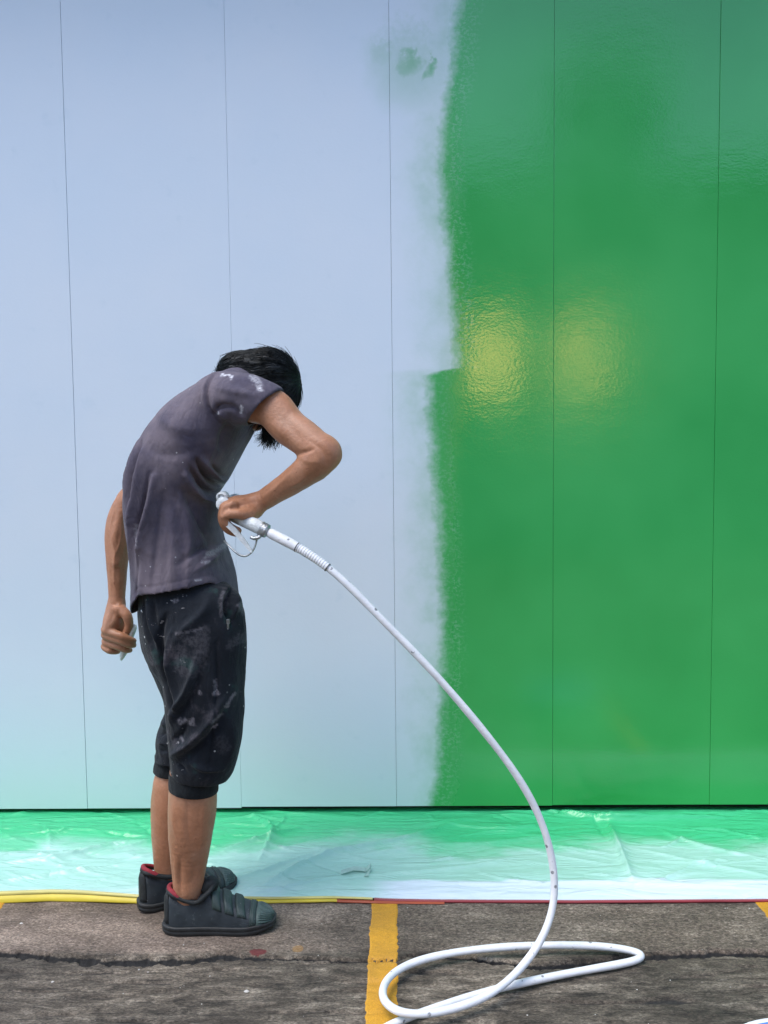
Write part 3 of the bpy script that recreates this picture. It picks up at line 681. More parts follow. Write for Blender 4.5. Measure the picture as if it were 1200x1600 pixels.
def build_shirt():
    G = Field((-.80, 1.90, .74), (-.20, 2.46, 1.50), .0036)
    T = [LR((211,985),(374,975),2.15,.170), LR((212,955),(371,945),2.15,.168), LR((213,915),(365,905),2.15,.164), LR((210,860),(350,862),2.15,.158), LR((203,810),(341,818),2.15,.156), LR((201,772),(335,785),2.15,.158), LR((207,738),(341,758),2.15,.163),
         LR((222,705),(361,724),2.15,.170), LR((246,670),(378,697),2.15,.174), LR((276,640),(390,680),2.15,.172), LR((308,614),(398,660),2.15,.162), LR((336,598),(402,636),2.15,.130), LR((356,594),(400,616),2.155,.085)]
    G.loft(T, 0, sub=5, ex=2.35)
    G.loft([S(348,624,2.045,42,.07), S(368,623,2.025,40,.068), S(390,626,2.010,40,.062), LR((440,606),(389,663),1.997,.057), LR((448,613),(397,670),1.993,.057)], .016)
    G.loft([S(312,655,2.25,40,.065), S(282,682,2.285,38,.062), S(254,715,2.315,35,.056), S(244,729,2.32,34,.054)], .018)
    X, Y, Z = G.grid()
    t = sstep(2.03, 2.12, Y); hz = (np.interp(X, HX, HZ)*(1-t)+(ZF-.0*X)*t).astype(np.float32)
    # sleeve ends
    a = at(444, 607, 1.995); b = at(388, 663, 1.995); mid = (a+b)/2; d = (at(424,637,1.99)-at(380,622,2.015)); d /= np.linalg.norm(d)
    ax = np.array([a[0]-b[0], 0, a[2]-b[2]]); ax /= np.linalg.norm(ax); nrm = np.cross(ax, [0, 1.0, 0]); nrm *= np.sign(np.dot(nrm, d)); nrm = nrm+np.array([0, -.12, 0]); nrm /= np.linalg.norm(nrm)
    cut1 = ((X-mid[0])*nrm[0]+(Y-mid[1])*nrm[1]+(Z-mid[2])*nrm[2]); near_arm = (Y < 2.13) & (X > float(mid[0])-.10)
    G.F = np.where(near_arm, np.maximum(G.F, cut1), G.F).astype(np.float32)
    m2 = at(252, 717, 2.315); n2 = at(244,729,2.32)-at(282,682,2.285); n2 /= np.linalg.norm(n2)
    cut2 = ((X-m2[0])*n2[0]+(Y-m2[1])*n2[1]+(Z-m2[2])*n2[2]); G.F = np.where((Y > 2.30) & (cut2 > -.02), np.maximum(G.F, cut2), G.F).astype(np.float32)
    G.F = np.maximum(G.F, (hz-Z)*.9).astype(np.float32)
    # hollow below the hem and inside the near sleeve
    inner = G.F+.0058
    H = Field(G.lo, G.lo+(G.n-1.5)*G.h, G.h); H.loft(T, 0, sub=5, ex=2.35)
    G.F = np.maximum(G.F, -np.maximum(H.F+.0055, Z-(hz+.05)).astype(np.float32)).astype(np.float32)
    I = Field(G.lo, G.lo+(G.n-1.5)*G.h, G.h)
    I.loft([S(345,622,2.045,38,.063), S(366,622,2.025,37,.061), S(390,626,2.010,35.5,.055), LR((436,610),(393,659),1.997,.051), LR((452,627),(409,676),1.988,.051)], 0)
    G.F = np.maximum(G.F, -np.maximum(I.F, -cut1-.07).astype(np.float32)).astype(np.float32)
    V, Q = G.net(2)
    fl = [  # (outline in the picture, height, width)
        ([(338,584),(331,600),(330,622),(336,643),(350,664)], -.0050, .0045), ([(334,584),(326,602),(325,624),(331,646)], .0025, .006),
        ([(205,690),(197,730),(194,780),(200,830)], -.008, .007), ([(213,690),(206,730),(203,775),(206,815)], .007, .006), ([(221,690),(214,735),(211,780)], -.006, .006), ([(228,705),(219,755),(209,820),(207,900)], .008, .009),
        ([(247,745),(238,790),(226,840),(219,915)], .010, .010), ([(240,740),(230,790),(218,835)], -.006, .007), ([(262,770),(252,830),(244,915)], -.004, .010), ([(283,785),(296,830),(298,912)], .005, .012), ([(272,800),(276,850),(272,912)], .004, .014),
        ([(313,722),(324,748),(340,780),(346,800)], -.016, .007), ([(320,718),(332,742),(342,765)], .008, .006), ([(303,736),(318,770),(336,800),(346,830)], -.015, .008), ([(296,742),(310,778),(328,812),(345,850)], .011, .008), ([(290,765),(303,800),(325,850),(350,905)], -.006, .009), ([(332,728),(338,745),(345,770)], -.009, .004),
        ([(345,648),(352,640),(372,640),(384,650)], -.007, .007), ([(340,640),(356,652),(378,668)], .004, .007), ([(350,610),(380,617),(415,622)], .003, .012), ([(362,660),(350,680),(345,700)], -.005, .010), ([(375,600),(400,615),(412,632)], -.002, .008),
        ([(255,655),(285,670),(320,672)], .003, .02), ([(235,700),(270,712),(310,705)], -.0025, .016), ([(285,880),(310,862),(345,850)], -.004, .008), ([(310,890),(335,872),(352,862)], .004, .008), ([(225,860),(221,890),(214,930)], -.005, .006)]
    V = folds(V, Q, [(a, b*1.9, c*.85) for a, b, c in fl], 2.03)
    V = folds(V, Q, [([(250,640),(240,720),(260,820),(250,900)], .007, .014), ([(300,700),(290,780),(300,900)], -.006, .014), ([(340,720),(320,800),(340,900)], .006, .012)], 2.28, side=1)
    N = vnormals(V, Q); amp = np.array([.0022*nz(v[0]*14, v[1]*14, v[2]*8)+.0012*nz(v[0]*34, v[1]*34, v[2]*20) for v in V]); V = V+N*amp[:, None]
    # stitched hem line
    t = sstep(2.03, 2.12, V[:, 1]); hz = np.interp(V[:, 0], HX, HZ)*(1-t)+ZF*t; dz = V[:, 2]-hz
    V = V-N*(.0012*np.exp(-((dz-.020)/.003)**2)*(dz > 0))[:, None]
    o = mesh('t_shirt', V, Q, shirt_m, person)
    smears(o, V, Q, [([(347,586),(352,587),(358,586),(364,591)], .95, .0026), ([(347,586)], 1, .004), ([(364,591)], 1, .004), ([(397,590),(405,597),(411,609)], .45, .007), ([(411,611)], 1, .0045), ([(384,637),(381,646)], .8, .003), ([(345,647)], .9, .0025), ([(318,872),(335,860),(346,849)], .30, .006), ([(312,880),(322,882)], .35, .003), ([(213,820),(211,832),(215,850)], .3, .004), ([(322,752),(326,764)], .4, .004), ([(305,908),(312,907)], .7, .002)], 2.0)
    return o, BVHTree.FromPolygons(V.tolist(), Q.tolist())
shirt_o, SHIRT = build_shirt()

# --- cropped trousers
def trouser_marks(q, p, c):
    P = q.xyz(p)
    n1 = q.noise(p, 9, 5, .65); n2 = q.noise(q.scale(p, (1, 1, .6)), 30, 5, .7)
    d = q.math('MULTIPLY', q.remap(n1, .52, .68), q.remap(n2, .40, .62)); c = q.mix(q.math('MULTIPLY', d, .55), c, (.125, .112, .128))   # rubbed-in dust
    s = q.math('MULTIPLY', q.remap(q.noise(q.scale(p, (1, 1, 2.4)), 42, 3, .6), .66, .71), q.remap(q.noise(p, 6, 2), .48, .6)); c = q.mix(q.math('MULTIPLY', s, .7), c, (.36, .35, .36))
    v = q.math('MULTIPLY', q.remap(q.voro(p, 48), .15, .09), q.remap(q.noise(p, 11, 2), .55, .62)); c = q.mix(q.math('MULTIPLY', v, .9), c, (.55, .57, .58))
    g = q.math('MULTIPLY', q.remap(q.noise(p, 16, 3), .60, .72), .35); c = q.mix(g, c, (.02, .075, .065))
    return paint_attr(q, c, (.25, .235, .26))
trouser_m = cloth('dark dusty jersey', (.008, .010, .014), (.017, .021, .028), sc=8, weave=700, extra=trouser_marks)
rib_m = cloth('black ribbed cuff', (.008, .010, .012), (.016, .020, .023), sc=20, weave=500)
def build_trousers():
    G = Field((-.76, 1.92, .40), (-.30, 2.42, 1.0), .0036)
    G.loft([LR((228,880),(346,880),2.15,.135), LR((224,930),(360,925),2.15,.146), LR((223,965),(378,960),2.15,.155), LR((231,1000),(381,1000),2.15,.148), LR((247,1025),(372,1030),2.15,.125)], 0, ex=2.3)
    G.loft([LR((240,955),(380,955),2.075,.085), LR((246,1000),(385,990),2.075,.090), LR((252,1040),(384,1035),2.075,.090), LR((258,1085),(382,1080),2.078,.088), LR((261,1125),(380,1120),2.08,.085), LR((264,1160),(376,1155),2.083,.082), LR((266,1185),(368,1183),2.085,.076), LR((267,1200),(356,1206),2.088,.066), LR((269,1207),(348,1213),2.09,.058)], .012)
    G.loft([LR((216,955),(330,955),2.225,.083), LR((221,1000),(335,1000),2.225,.086), LR((240,1042),(338,1042),2.228,.083), LR((255,1080),(338,1080),2.23,.078), LR((258,1115),(334,1115),2.235,.076), LR((250,1140),(326,1140),2.238,.074), LR((244,1158),(318,1158),2.24,.072), LR((246,1170),(314,1172),2.24,.066), LR((243,1182),(310,1184),2.24,.064), LR((246,1190),(304,1192),2.24,.054)], .006)
    X, Y, Z = G.grid(); zc = float(at(300, 898, 2.1)[2]); zn = float(at(305, 1213, 2.09)[2]); zf = float(at(275, 1187, 2.24)[2])
    low = np.where(Y < 2.165, zn-.10*(X+.52), zf-.06*(X+.58)); G.F = np.maximum(G.F, np.maximum(Z-zc, low-Z)).astype(np.float32)
    V, Q = G.net(2)
    fl = [([(330,930),(318,955),(286,985),(262,1040)], .006, .012), ([(262,960),(252,990),(256,1040),(268,1090),(275,1110)], -.010, .008), ([(272,985),(264,1020),(268,1060),(276,1100)], .008, .008),
          ([(312,1020),(304,1050),(292,1080),(276,1105),(268,1125)], .011, .010), ([(318,1035),(310,1068),(296,1095),(278,1120)], -.006, .010), ([(345,1095),(330,1120),(305,1150),(280,1172),(268,1182)], .012, .011), ([(352,1108),(338,1135),(312,1162),(285,1185)], -.006, .010),
          ([(296,1125),(284,1145),(270,1155)], -.006, .008), ([(341,1000),(342,1060),(337,1120),(327,1200)], -.004, .004), ([(300,1190),(320,1200),(345,1205)], .005, .008), ([(280,1195),(290,1205)], -.005, .006), ([(360,1130),(362,1160),(355,1195)], .005, .010), ([(372,1020),(374,1070),(370,1110)], -.003, .012),
          ([(357,921),(353,938),(354,955),(359,970)], -.016, .0055), ([(363,920),(366,940),(364,958),(360,970)], .005, .005), ([(350,922),(346,940),(348,958)], .004, .005), ([(230,940),(236,970),(248,1005)], .007, .008), ([(222,945),(228,985),(242,1015)], -.006, .007), ([(240,940),(243,965),(252,990)], -.005, .006)]
    V = folds(V, Q, [(a, b*1.6, c*.9) for a, b, c in fl], 2.02)
    fl2 = [([(246,1140),(258,1136),(268,1142)], .010, .006), ([(244,1156),(256,1150),(268,1156)], -.008, .005), ([(244,1168),(256,1164),(268,1170)], .008, .005), ([(250,1128),(262,1124)], -.006, .006), ([(246,1178),(260,1176)], -.006, .004)]
    V = folds(V, Q, fl2, 2.16)
    V = folds(V, Q, [([(250,960),(262,1040),(268,1110)], .008, .012), ([(320,960),(310,1060),(280,1130)], -.007, .012), ([(335,1020),(310,1100),(280,1160)], .008, .012)], 2.32, side=1)
    N = vnormals(V, Q); amp = np.array([.0026*nz(v[0]*13, v[1]*13, v[2]*9+7)+.0013*nz(v[0]*36, v[1]*36, v[2]*25) for v in V]); V = V+N*amp[:, None]
    o = mesh('trousers', V, Q, trouser_m, person)
    smears(o, V, Q, [([(286,992),(300,1000),(312,995)], .30, .010), ([(285,1015),(282,1035),(288,1046)], .32, .014), ([(318,985),(316,1020),(306,1045)], .26, .014), ([(278,988),(300,984),(318,980)], .35, .003), ([(314,1081)], 1, .004), ([(338,1083)], 1, .006), ([(337,1062),(338,1078)], .5, .003), ([(352,1108),(358,1096),(362,1090)], .55, .004), ([(280,1128),(290,1127),(301,1129)], .6, .006), ([(296,1124),(303,1122)], .5, .003), ([(332,1138)], .9, .0035), ([(338,1135)], .8, .003), ([(334,1126),(344,1118)], .4, .004), ([(370,950),(375,965)], .4, .006), ([(345,930),(346,960)], .3, .006), ([(272,940),(277,938)], .5, .004), ([(280,1156),(284,1158)], .5, .004), ([(342,1160),(348,1175)], .2, .012), ([(360,1010),(372,1000),(380,1010)], .25, .010)], 2.0)
    bv = BVHTree.FromPolygons(V.tolist(), Q.tolist())
    for st in ([((266,1204),(345,1210)), ((265,1212),(342,1219)), ((264.5,1222),(340.5,1228)), ((265,1230),(340,1237)), ((267,1232),(338,1239))], [((243,1178),(309,1182)), ((243,1188),(305,1192)), ((241,1197),(305,1201)), ((240.5,1203),(305,1207)), ((242,1205),(303,1209))]):
        Y = 2.089 if st[0][0][1] > 1195 else 2.24; seg = 90; Vv = []
        for j, (l, r) in enumerate(st):
            c, a, b = LR(l, r, Y); b = a*.95; tilt = (at(*r, Y)[2]-at(*l, Y)[2])/2
            for k in range(seg):
                an = 2*math.pi*k/seg; rr = 1+.012*(k % 2)
                Vv.append((c[0]+a*rr*math.cos(an), c[1]+b*rr*math.sin(an), c[2]+tilt*math.cos(an)))
        F = [(j*seg+k, j*seg+(k+1) % seg, (j+1)*seg+(k+1) % seg, (j+1)*seg+k) for j in range(len(st)-1) for k in range(seg)]
        sub('cuff', np.array(Vv), F, rib_m, o)
    d = ray(357, 973); hit = bv.ray_cast(Vector(CAMPOS), Vector(d))[0]
    if hit:
        x, y, z = hit; zipm = plain('tarnished zip', (.25, .26, .26), .4, .9)
        v, f = join(box(x-.004, x+.004, y-.006, y+.004, z-.002, z+.009, .001), box(x-.0025, x+.0025, y-.007, y-.004, z-.012, z-.001, .0008)); sub('zip_pull', np.array(v), f, zipm, o, smooth=False)
build_trousers()

# --- hair
hair_m = M('black hair')
hp = hair_m.pos(); hair_m.set(Base_Color=hair_m.ramp(hair_m.noise(hp, 60, 3), (.3, (.004, .005, .006)), (.7, (.012, .016, .018))), Roughness=.55, Specular_IOR_Level=.25)
def build_hair():
    G = Field(HC-.17, HC+.17, .0036)
    G.ell(HP(0, -.014, .025), HA, (.083, .098, .083), 0); G.ell(HP(0, -.046, -.045), HA, (.070, .050, .052), .03)
    for s_ in (-1, 1): G.ell(HP(.062*s_, .018, -.005), HA, (.028, .050, .050), .02)
    G.ell(HP(0, .072, .048), HA, (.060, .033, .028), .02)
    X, Y, Z = G.grid(); f = (X-HC[0])*h_f[0]+(Y-HC[1])*h_f[1]+(Z-HC[2])*h_f[2]; c = (X-HC[0])*h_up[0]+(Y-HC[1])*h_up[1]+(Z-HC[2])*h_up[2]
    face = np.minimum(f-.052, .030-c); G.F = np.maximum(G.F, face).astype(np.float32)                # leave the face free
    V, Q = G.net(3)
    N = vnormals(V, Q)
    loc = np.stack([(V-HC)@h_s, (V-HC)@h_f, (V-HC)@h_up], 1); ang = np.arctan2(loc[:, 0], loc[:, 1]+.03)
    V = V+N*np.array([.0035*nz(a*9, l[2]*12, 1)+.0018*nz(a*26, l[2]*20, 4) for a, l in zip(ang, loc)])[:, None]
    h = mesh('hair', V, Q, hair_m.m, person)
    r3 = random.Random(12); VV, FF = [], []; pole = HP(0, -.045, .105); down = np.array([0, 0, -1.0])
    ids = [i for i in range(len(V))]
    for n in range(5200):
        i = r3.choice(ids); p = V[i].copy(); nr = N[i]; l = loc[i]
        if l[1] > .03 and l[2] < -.01: continue
        t = p-pole; t = t-nr*np.dot(t, nr); t /= np.linalg.norm(t)+1e-9
        fringe = l[1] > .02
        L = r3.uniform(.025, .05)
        g = .10
        if fringe: L = r3.uniform(.028, .052); g = .55
        if l[2] < -.02: L *= .8
        dirv = t+.11*np.array([r3.gauss(0, 1) for _ in range(3)])+nr*r3.uniform(0.0, .10)
        if r3.random() < .02: dirv = dirv+nr*r3.uniform(.15, .4); L *= 1.1
        dirv /= np.linalg.norm(dirv); w = r3.uniform(.0006, .0014); sidev = np.cross(dirv, nr); sidev /= np.linalg.norm(sidev)+1e-9
        q = p+nr*.0005; ns = 5; o = len(VV)
        for k in range(ns):
            ww = w*(1-.92*k/(ns-1)); nn = nr*.6*ww
            VV += [tuple(q-sidev*ww), tuple(q+sidev*ww), tuple(q+nn+nr*.0006)]
            dirv = dirv+down*g*.35-nr*.10*(0 if fringe else 1); dirv /= np.linalg.norm(dirv); q = q+dirv*L/(ns-1)
        for k in range(ns-1):
            a = o+k*3; FF += [(a, a+1, a+4, a+3), (a+1, a+2, a+5, a+4), (a+2, a, a+3, a+5)]
    s = sub('hair_strands', np.array(VV), np.array(FF), hair_m.m, h); s['kind'] = 'stuff'
build_hair()

# --- shoes
rub = plain('black rubber sole', (.014, .016, .017), .55, 0, .4, 30, .2)
def leather(name, lo, hi):
    q = M(name); p = q.pos(); f = q.noise(p, 24, 5, .65); g = q.noise(p, 240, 3)
    c = q.ramp(f, (.3, lo), (.7, hi)); d = q.math('MULTIPLY', q.remap(q.noise(p, 55, 4, .7), .58, .70), .5); c = q.mix(d, c, (.085, .105, .105))
    v = q.math('MULTIPLY', q.remap(q.voro(p, 90), .10, .06), q.remap(q.noise(p, 14, 2), .56, .62)); c = q.mix(v, c, (.3, .32, .32))
    q.set(Base_Color=c, Roughness=q.ramp(f, (.3, .45), (.7, .65)), Normal=q.bump(q.math('ADD', f, q.math('MULTIPLY', g, .3)), .3, .004)); return q.m
up_m = leather('worn dark canvas', (.013, .019, .024), (.030, .040, .048)); strap_m = leather('dark green strap', (.018, .034, .033), (.034, .056, .052)); toe_m = leather('painty toe cap', (.035, .065, .058), (.085, .125, .115)); col_m = plain('black collar', (.010, .013, .014), .7, 0, .4, 60, .3)
red_m = plain('red lining', (.24, .018, .03), .8, 0, .3, 60, .3)
UX = [0, .02, .06, .12, .2, .3, .38, .46, .56, .66, .76, .86, .93, .975, 1.0]
UW = [.008, .020, .028, .033, .035, .0365, .038, .040, .0435, .0465, .0475, .044, .035, .022, .006]
UT = [.088, .098, .100, .092, .084, .094, .106, .098, .082, .068, .057, .049, .043, .037, .030]
def make_shoe(origin, ang, L, near=True):
    ca, sa = math.cos(ang), math.sin(ang)
    def W(x, y, z): return (origin[0]+ca*x-sa*y, origin[1]+sa*x+ca*y, origin[2]+z)
    def sec(u, v, off=0.0):                    # v: 0 = near-side sole edge, pi = far side
        w = np.interp(u, UX, UW)+off; t = np.interp(u, UX, UT)+off; z0 = .020
        cy = .004*math.sin(u*math.pi)
        c, s_ = math.cos(v), math.sin(v)
        return (u*L, cy-w*math.copysign(abs(c)**.62, c), z0+(t-z0)*abs(s_)**.80)
    us = np.concatenate([np.linspace(0, .06, 5), np.linspace(.09, .9, 34), np.linspace(.92, 1, 8)]); vs = np.linspace(0, math.pi, 30)
    V = [W(*sec(u, v, .0012*nz(u*14, v*3, 2)+.0008*nz(u*40, v*7, 5))) for u in us for v in vs]
    idx = np.arange(len(V)).reshape(len(us), len(vs))
    F = [tuple(int(a) for a in q) for q in np.stack([idx[:-1, :-1], idx[1:, :-1], idx[1:, 1:], idx[:-1, 1:]], -1).reshape(-1, 4)]
    F.append(tuple(int(i) for i in idx[0])); F.append(tuple(int(i) for i in idx[-1][::-1]))
    shoe = mesh('shoe', V, F, up_m, person)
    # sole
    prof = [(-.003, .001), (.003, .000), (.0048, .003), (.0048, .010), (.0038, .0112), (.0050, .0126), (.0050, .0205), (.0036, .0218), (-.002, .0218)]
    out = []; n = 40
    for k in range(n): out.append((k/(n-1), -1))
    for k in range(n-2, 0, -1): out.append((k/(n-1), 1))
    Vs = []
    for u0, sd_ in out:
        u = .5-.5*math.cos(u0*math.pi); w = np.interp(u, UX, UW); cy = .004*math.sin(u*math.pi); spring = .010*sstep(.72, 1.0, u)+.003*sstep(.12, .0, u)
        du = (u-.5)*2
        for o_, z in prof:
            Vs.append(W(u*L+o_*du*abs(du)**2*1.1, cy+sd_*(w+o_*(.9)), z*(1-.25*sstep(.8, 1, u))+spring))
    m_, k_ = len(out), len(prof)
    Fs = [(i*k_+j, ((i+1) % m_)*k_+j, ((i+1) % m_)*k_+j+1, i*k_+j+1) for i in range(m_) for j in range(k_-1)]
    Fs.append(tuple(i*k_ for i in range(m_))[::-1]); Fs.append(tuple(i*k_+k_-1 for i in range(m_)))
    sub('sole', np.array(Vs), Fs, rub, shoe)
    def patch(name, u0, u1, v0, v1, mat, th, nu=8, nv=22, slant=0.0, ridge=None):
        Vp = []
        for layer in (0, 1):
            for i in range(nu):
                for j in range(nv):
                    v = v0+(v1-v0)*j/(nv-1); a = i/(nu-1); u = u0+(u1-u0)*a+slant*math.cos(v)
                    e = min(a, 1-a, j/(nv-1)*3, (1-j/(nv-1))*3); h = th*(0.35+.65*min(1, e*6)) if layer else -.002
                    if layer and ridge: h += ridge(u, v)
                    Vp.append(W(*sec(min(1, u), v, h)))
        K = nu*nv; Fp = []
        for i in range(nu-1):
            for j in range(nv-1):
                a = i*nv+j; Fp.append((K+a, K+a+nv, K+a+nv+1, K+a+1))
        rim = [(i*nv, (i+1)*nv) for i in range(nu-1)]+[((i+1)*nv+nv-1, i*nv+nv-1) for i in range(nu-1)]+[(j+1, j) for j in range(nv-1)]+[((nu-1)*nv+j, (nu-1)*nv+j+1) for j in range(nv-1)]
        for a, b in rim: Fp.append((a, b, K+b, K+a))
        return sub(name, np.array(Vp), Fp, mat, shoe)
    for c in (.462, .574, .686): patch('strap', c-.041, c+.041, .52, 2.65, strap_m, .0062, slant=.035)
    patch('toe_cap', .845, 1.0, .05, math.pi-.05, toe_m, .0030, 18, 130, ridge=lambda u, v: .0016*math.sin(v*30+u*20)*sstep(.86, .89, u))
    patch('toe_band', .785, .838, .05, math.pi-.05, strap_m, .003, 8, 30, ridge=lambda u, v: .0010*math.sin(u*L*900))
    patch('heel_stay', .0, .05, .05, math.pi-.05, col_m, .0022, 6, 30)
    path = []
    for x, y, z in ((.010, 0, .106), (.020, -.020, .103), (.055, -.029, .090), (.085, -.0315, .0845), (.108, -.030, .101), (.122, -.021, .114), (.128, 0, .121), (.122, .021, .114), (.108, .030, .101), (.085, .0315, .0845), (.055, .029, .090), (.020, .020, .103), (.010, 0, .106)):
        path.append(W(x*L/.275, y, z))
    cp = catmull(path, 6); v, f = tube(cp, .0065, 10); sub('collar', np.array(v), f, col_m, shoe)
    lp = [W(x*L/.275, y, z) for x, y, z in ((.056, -.0275, .087), (.045, -.0265, .094), (.030, -.023, .104), (.016, -.012, .111), (.013, 0, .113), (.016, .012, .111), (.030, .023, .104), (.060, .028, .092))]
    lp = catmull(lp, 5); v, f = tube(lp, np.interp(np.linspace(0, 1, len(lp)), [0, .2, .5, 1], [.004, .0065, .006, .005]), 8); sub('lining', np.array(v), f, red_m, shoe)
    tg = [W(x*L/.275, y, z) for x, y, z in ((.10, 0, .100), (.118, 0, .118), (.124, 0, .130))]
    v, f = tube(catmull(tg, 4), [.020, .021, .022, .022, .021, .020, .018, .016, .012], 14); v = np.array(v); sub('tongue', v, f, col_m, shoe)
make_shoe((-.603, 2.112, 0.002), R(4), .276)
make_shoe((-.697, 2.208, 0.002), R(30), .262, False)
person['label'] = person['label']

# ------------------------------------------------------------------ spray gun
white_m = plain('paint crusted white metal', (.62, .66, .67), .45, 0, .22, 60, .5)
steel = plain('dull steel', (.42, .44, .45), .35, .85, .3, 90, .4)
def build_gun():
    o = at(380, 812, 2.0)
    g = empty('spray_gun', tuple(o), 'white paint crusted spray gun held in the right hand', 'spray gun')
    ax = [at(349, 797, 2.045), at(366, 806, 2.022), at(384, 814, 2.006), at(400, 821.5, 1.998), at(409, 826, 1.995)]
    v, f = tube(catmull(ax, 5), np.interp(np.linspace(0, 1, 21), [0, .3, .8, 1], [.013, .0155, .0165, .0155]), 16); mesh('handle', v, f, white_m, g)
    # trigger: flat tapering lever
    a, b = at(353, 816, 1.988), at(394, 863, 1.982); d = b-a; d /= np.linalg.norm(d); n = np.cross(d, [0, 1, 0]); n /= np.linalg.norm(n); V = []
    st = [(0, .0065), (.3, .0062), (.7, .005), (.93, .0035), (1, .001)]
    for t, w in st:
        c = a+(b-a)*t+n*.003*math.sin(t*math.pi)
        for sx, sy in ((-1, -1), (1, -1), (1, 1), (-1, 1)): V.append(c+n*w*sx+np.array([0, .004*sy, 0]))
    F = [(i*4+j, i*4+(j+1) % 4, (i+1)*4+(j+1) % 4, (i+1)*4+j) for i in range(len(st)-1) for j in range(4)]+[(3, 2, 1, 0), tuple(len(V)-4+i for i in range(4))]
    mesh('trigger', V, F, white_m, g, smooth=False)
    v, f = tube(catmull([at(350,845,2.02), at(357,852,2.0), at(366,861,1.992), at(375,867.5,1.99), at(385,868.5,1.988), at(394,862,1.988), at(399,852,1.99), at(402,840,1.992), at(404,832,1.995)], 5), .0024, 8); mesh('trigger_guard', v, f, steel, g)
    # body block and nozzle, aimed at the wall
    c = at(354, 786, 2.05); v, f = tube([c+np.array([0, y, 0]) for y in (-.045, -.044, .0, .05, .052, .085, .09, .12)], [.006, .0165, .0165, .0165, .012, .012, .017, .017], 16); mesh('gun_body', v, f, white_m, g)
    c = at(346, 777, 2.01); v, f = join(tube([c, c+np.array([0, .006, 0]), c+np.array([0, .03, 0])], [.013, .0135, .0135], 14)); mesh('retaining_nut', v, f, white_m, g)
    v, f = tube([c+np.array([.006*math.cos(t)-.001, -.001, .0045*math.sin(t)+.003]) for t in np.linspace(0, 2*math.pi, 16)], .0012, 6); mesh('ring', v, f, steel, g)
    # swivel at the hose end, clotted with paint
    a, b = at(406, 824.5, 1.996), at(419, 831, 1.992); P = [a+(b-a)*t for t in np.linspace(0, 1, 9)]
    v, f = tube(P, [.012, .0165, .0175, .0155, .0178, .0160, .0172, .0165, .012], 12); v = [tuple(np.array(q)+.0013*np.array([nz(q[0]*260, q[1]*260, q[2]*260), nz(q[0]*240, q[2]*260, 3), nz(q[2]*260, q[1]*260, 9)])) for q in v]; mesh('swivel', v, f, steel, g)
    c = at(400, 837, 1.99); v, f = join(tube(catmull([c+np.array([-.012, 0, -.003]), c+np.array([-.004, -.002, -.006]), c+np.array([.006, -.002, -.004]), c+np.array([.012, 0, .002])], 4), .0045, 8)); mesh('guard_clip', v, f, steel, g)
build_gun()

# ------------------------------------------------------------------ hose
def build_hose():
    q = M('white hose'); p = q.pos(); f = q.noise(p, 30, 4); s = q.math('MULTIPLY', q.remap(q.voro(p, 34), .17, .11), q.remap(q.noise(p, 60, 3), .45, .55))
    c = q.ramp(f, (.3, (.70, .72, .75)), (.7, (.80, .81, .83))); c = q.mix(q.math('MULTIPLY', s, .85), c, (.12, .13, .14))
    s2 = q.math('MULTIPLY', q.remap(q.noise(p, 90, 4, .7), .62, .70), .35); c = q.mix(s2, c, (.42, .43, .42))
    q.set(Base_Color=c, Roughness=.42, Normal=q.bump(q.noise(p, 120, 3), .3, .003))
    G = lambda a, b, z=.0108: on_ground(a, b, z)
    pts = [at(414,829,1.993), at(440,842,1.985), at(470,858,1.975), at(500,877,1.965), at(530,901,1.955), at(562,932,1.95), at(610,982,1.945), at(680,1052,1.945), at(740,1123,1.95), at(790,1185,1.955), at(830,1246,1.96), at(855,1305,1.96), at(867,1365,1.955), at(866,1415,1.94), at(850,1463,1.915), at(825,1500,1.888),
           G(795,1533,.038), G(760,1558,.032), G(715,1575,.026), G(665,1586,.030), G(625,1583,.036), G(603,1569,.036), G(596,1552,.034), G(603,1531,.030), G(625,1512,.026), G(665,1497,.024), G(720,1486,.024), G(790,1479,.026), G(860,1476.5,.026), G(920,1477,.022), G(965,1481,.018), G(995,1487,.014), G(1005,1494,.012), G(992,1502), G(950,1510), G(890,1520), G(830,1533), G(770,1546), G(720,1562), G(680,1575), G(630,1592), G(590,1612), G(540,1650), G(470,1720), G(420,1830)]
    P = catmull(pts, 10)
    for _ in range(60): P[1:-1] = P[1:-1]*.5+.25*(P[:-2]+P[2:])
    h = empty('paint_hose', tuple(on_ground(800, 1560)), 'long white hose drooping from the spray gun to a loop on the ground', 'hose')
    dist = np.concatenate([[0], np.cumsum(np.linalg.norm(np.diff(P, axis=0), axis=1))])
    rad = .0086+.0003*np.sin(dist*31)
    v, f = tube(P, rad, 14); mesh('hose', v, f, q.m, h)
    n1 = 20; n2 = 34
    v, f = tube(P[2:n1], np.interp(np.arange(n1-2), [0, 2, 10, 17], [.0100, .0120, .0124, .0112]), 14); mesh('sleeve', v, f, q.m, h)
    i0, i1 = dist[n1-2], dist[n2]; dd = np.linspace(i0, i1, 120); PP = np.stack([np.interp(dd, dist, P[:, k]) for k in range(3)], 1)
    rr = np.linspace(.0110, .0098, 120)+.0005*np.sign(np.sin(np.arange(120)*.72)); v, f = tube(PP, rr, 14); mesh('spring_guard', v, f, q.m, h)
    ring = plain('grey ring', (.10, .11, .11), .5)
    for k in (n1-2, n2):
        t = P[k+1]-P[k]; t /= np.linalg.norm(t); v, f = tube([P[k]-t*.0012, P[k]+t*.0012], 0.0119 if k < n2 else .0106, 14); mesh('ring', v, f, ring, h)
build_hose()

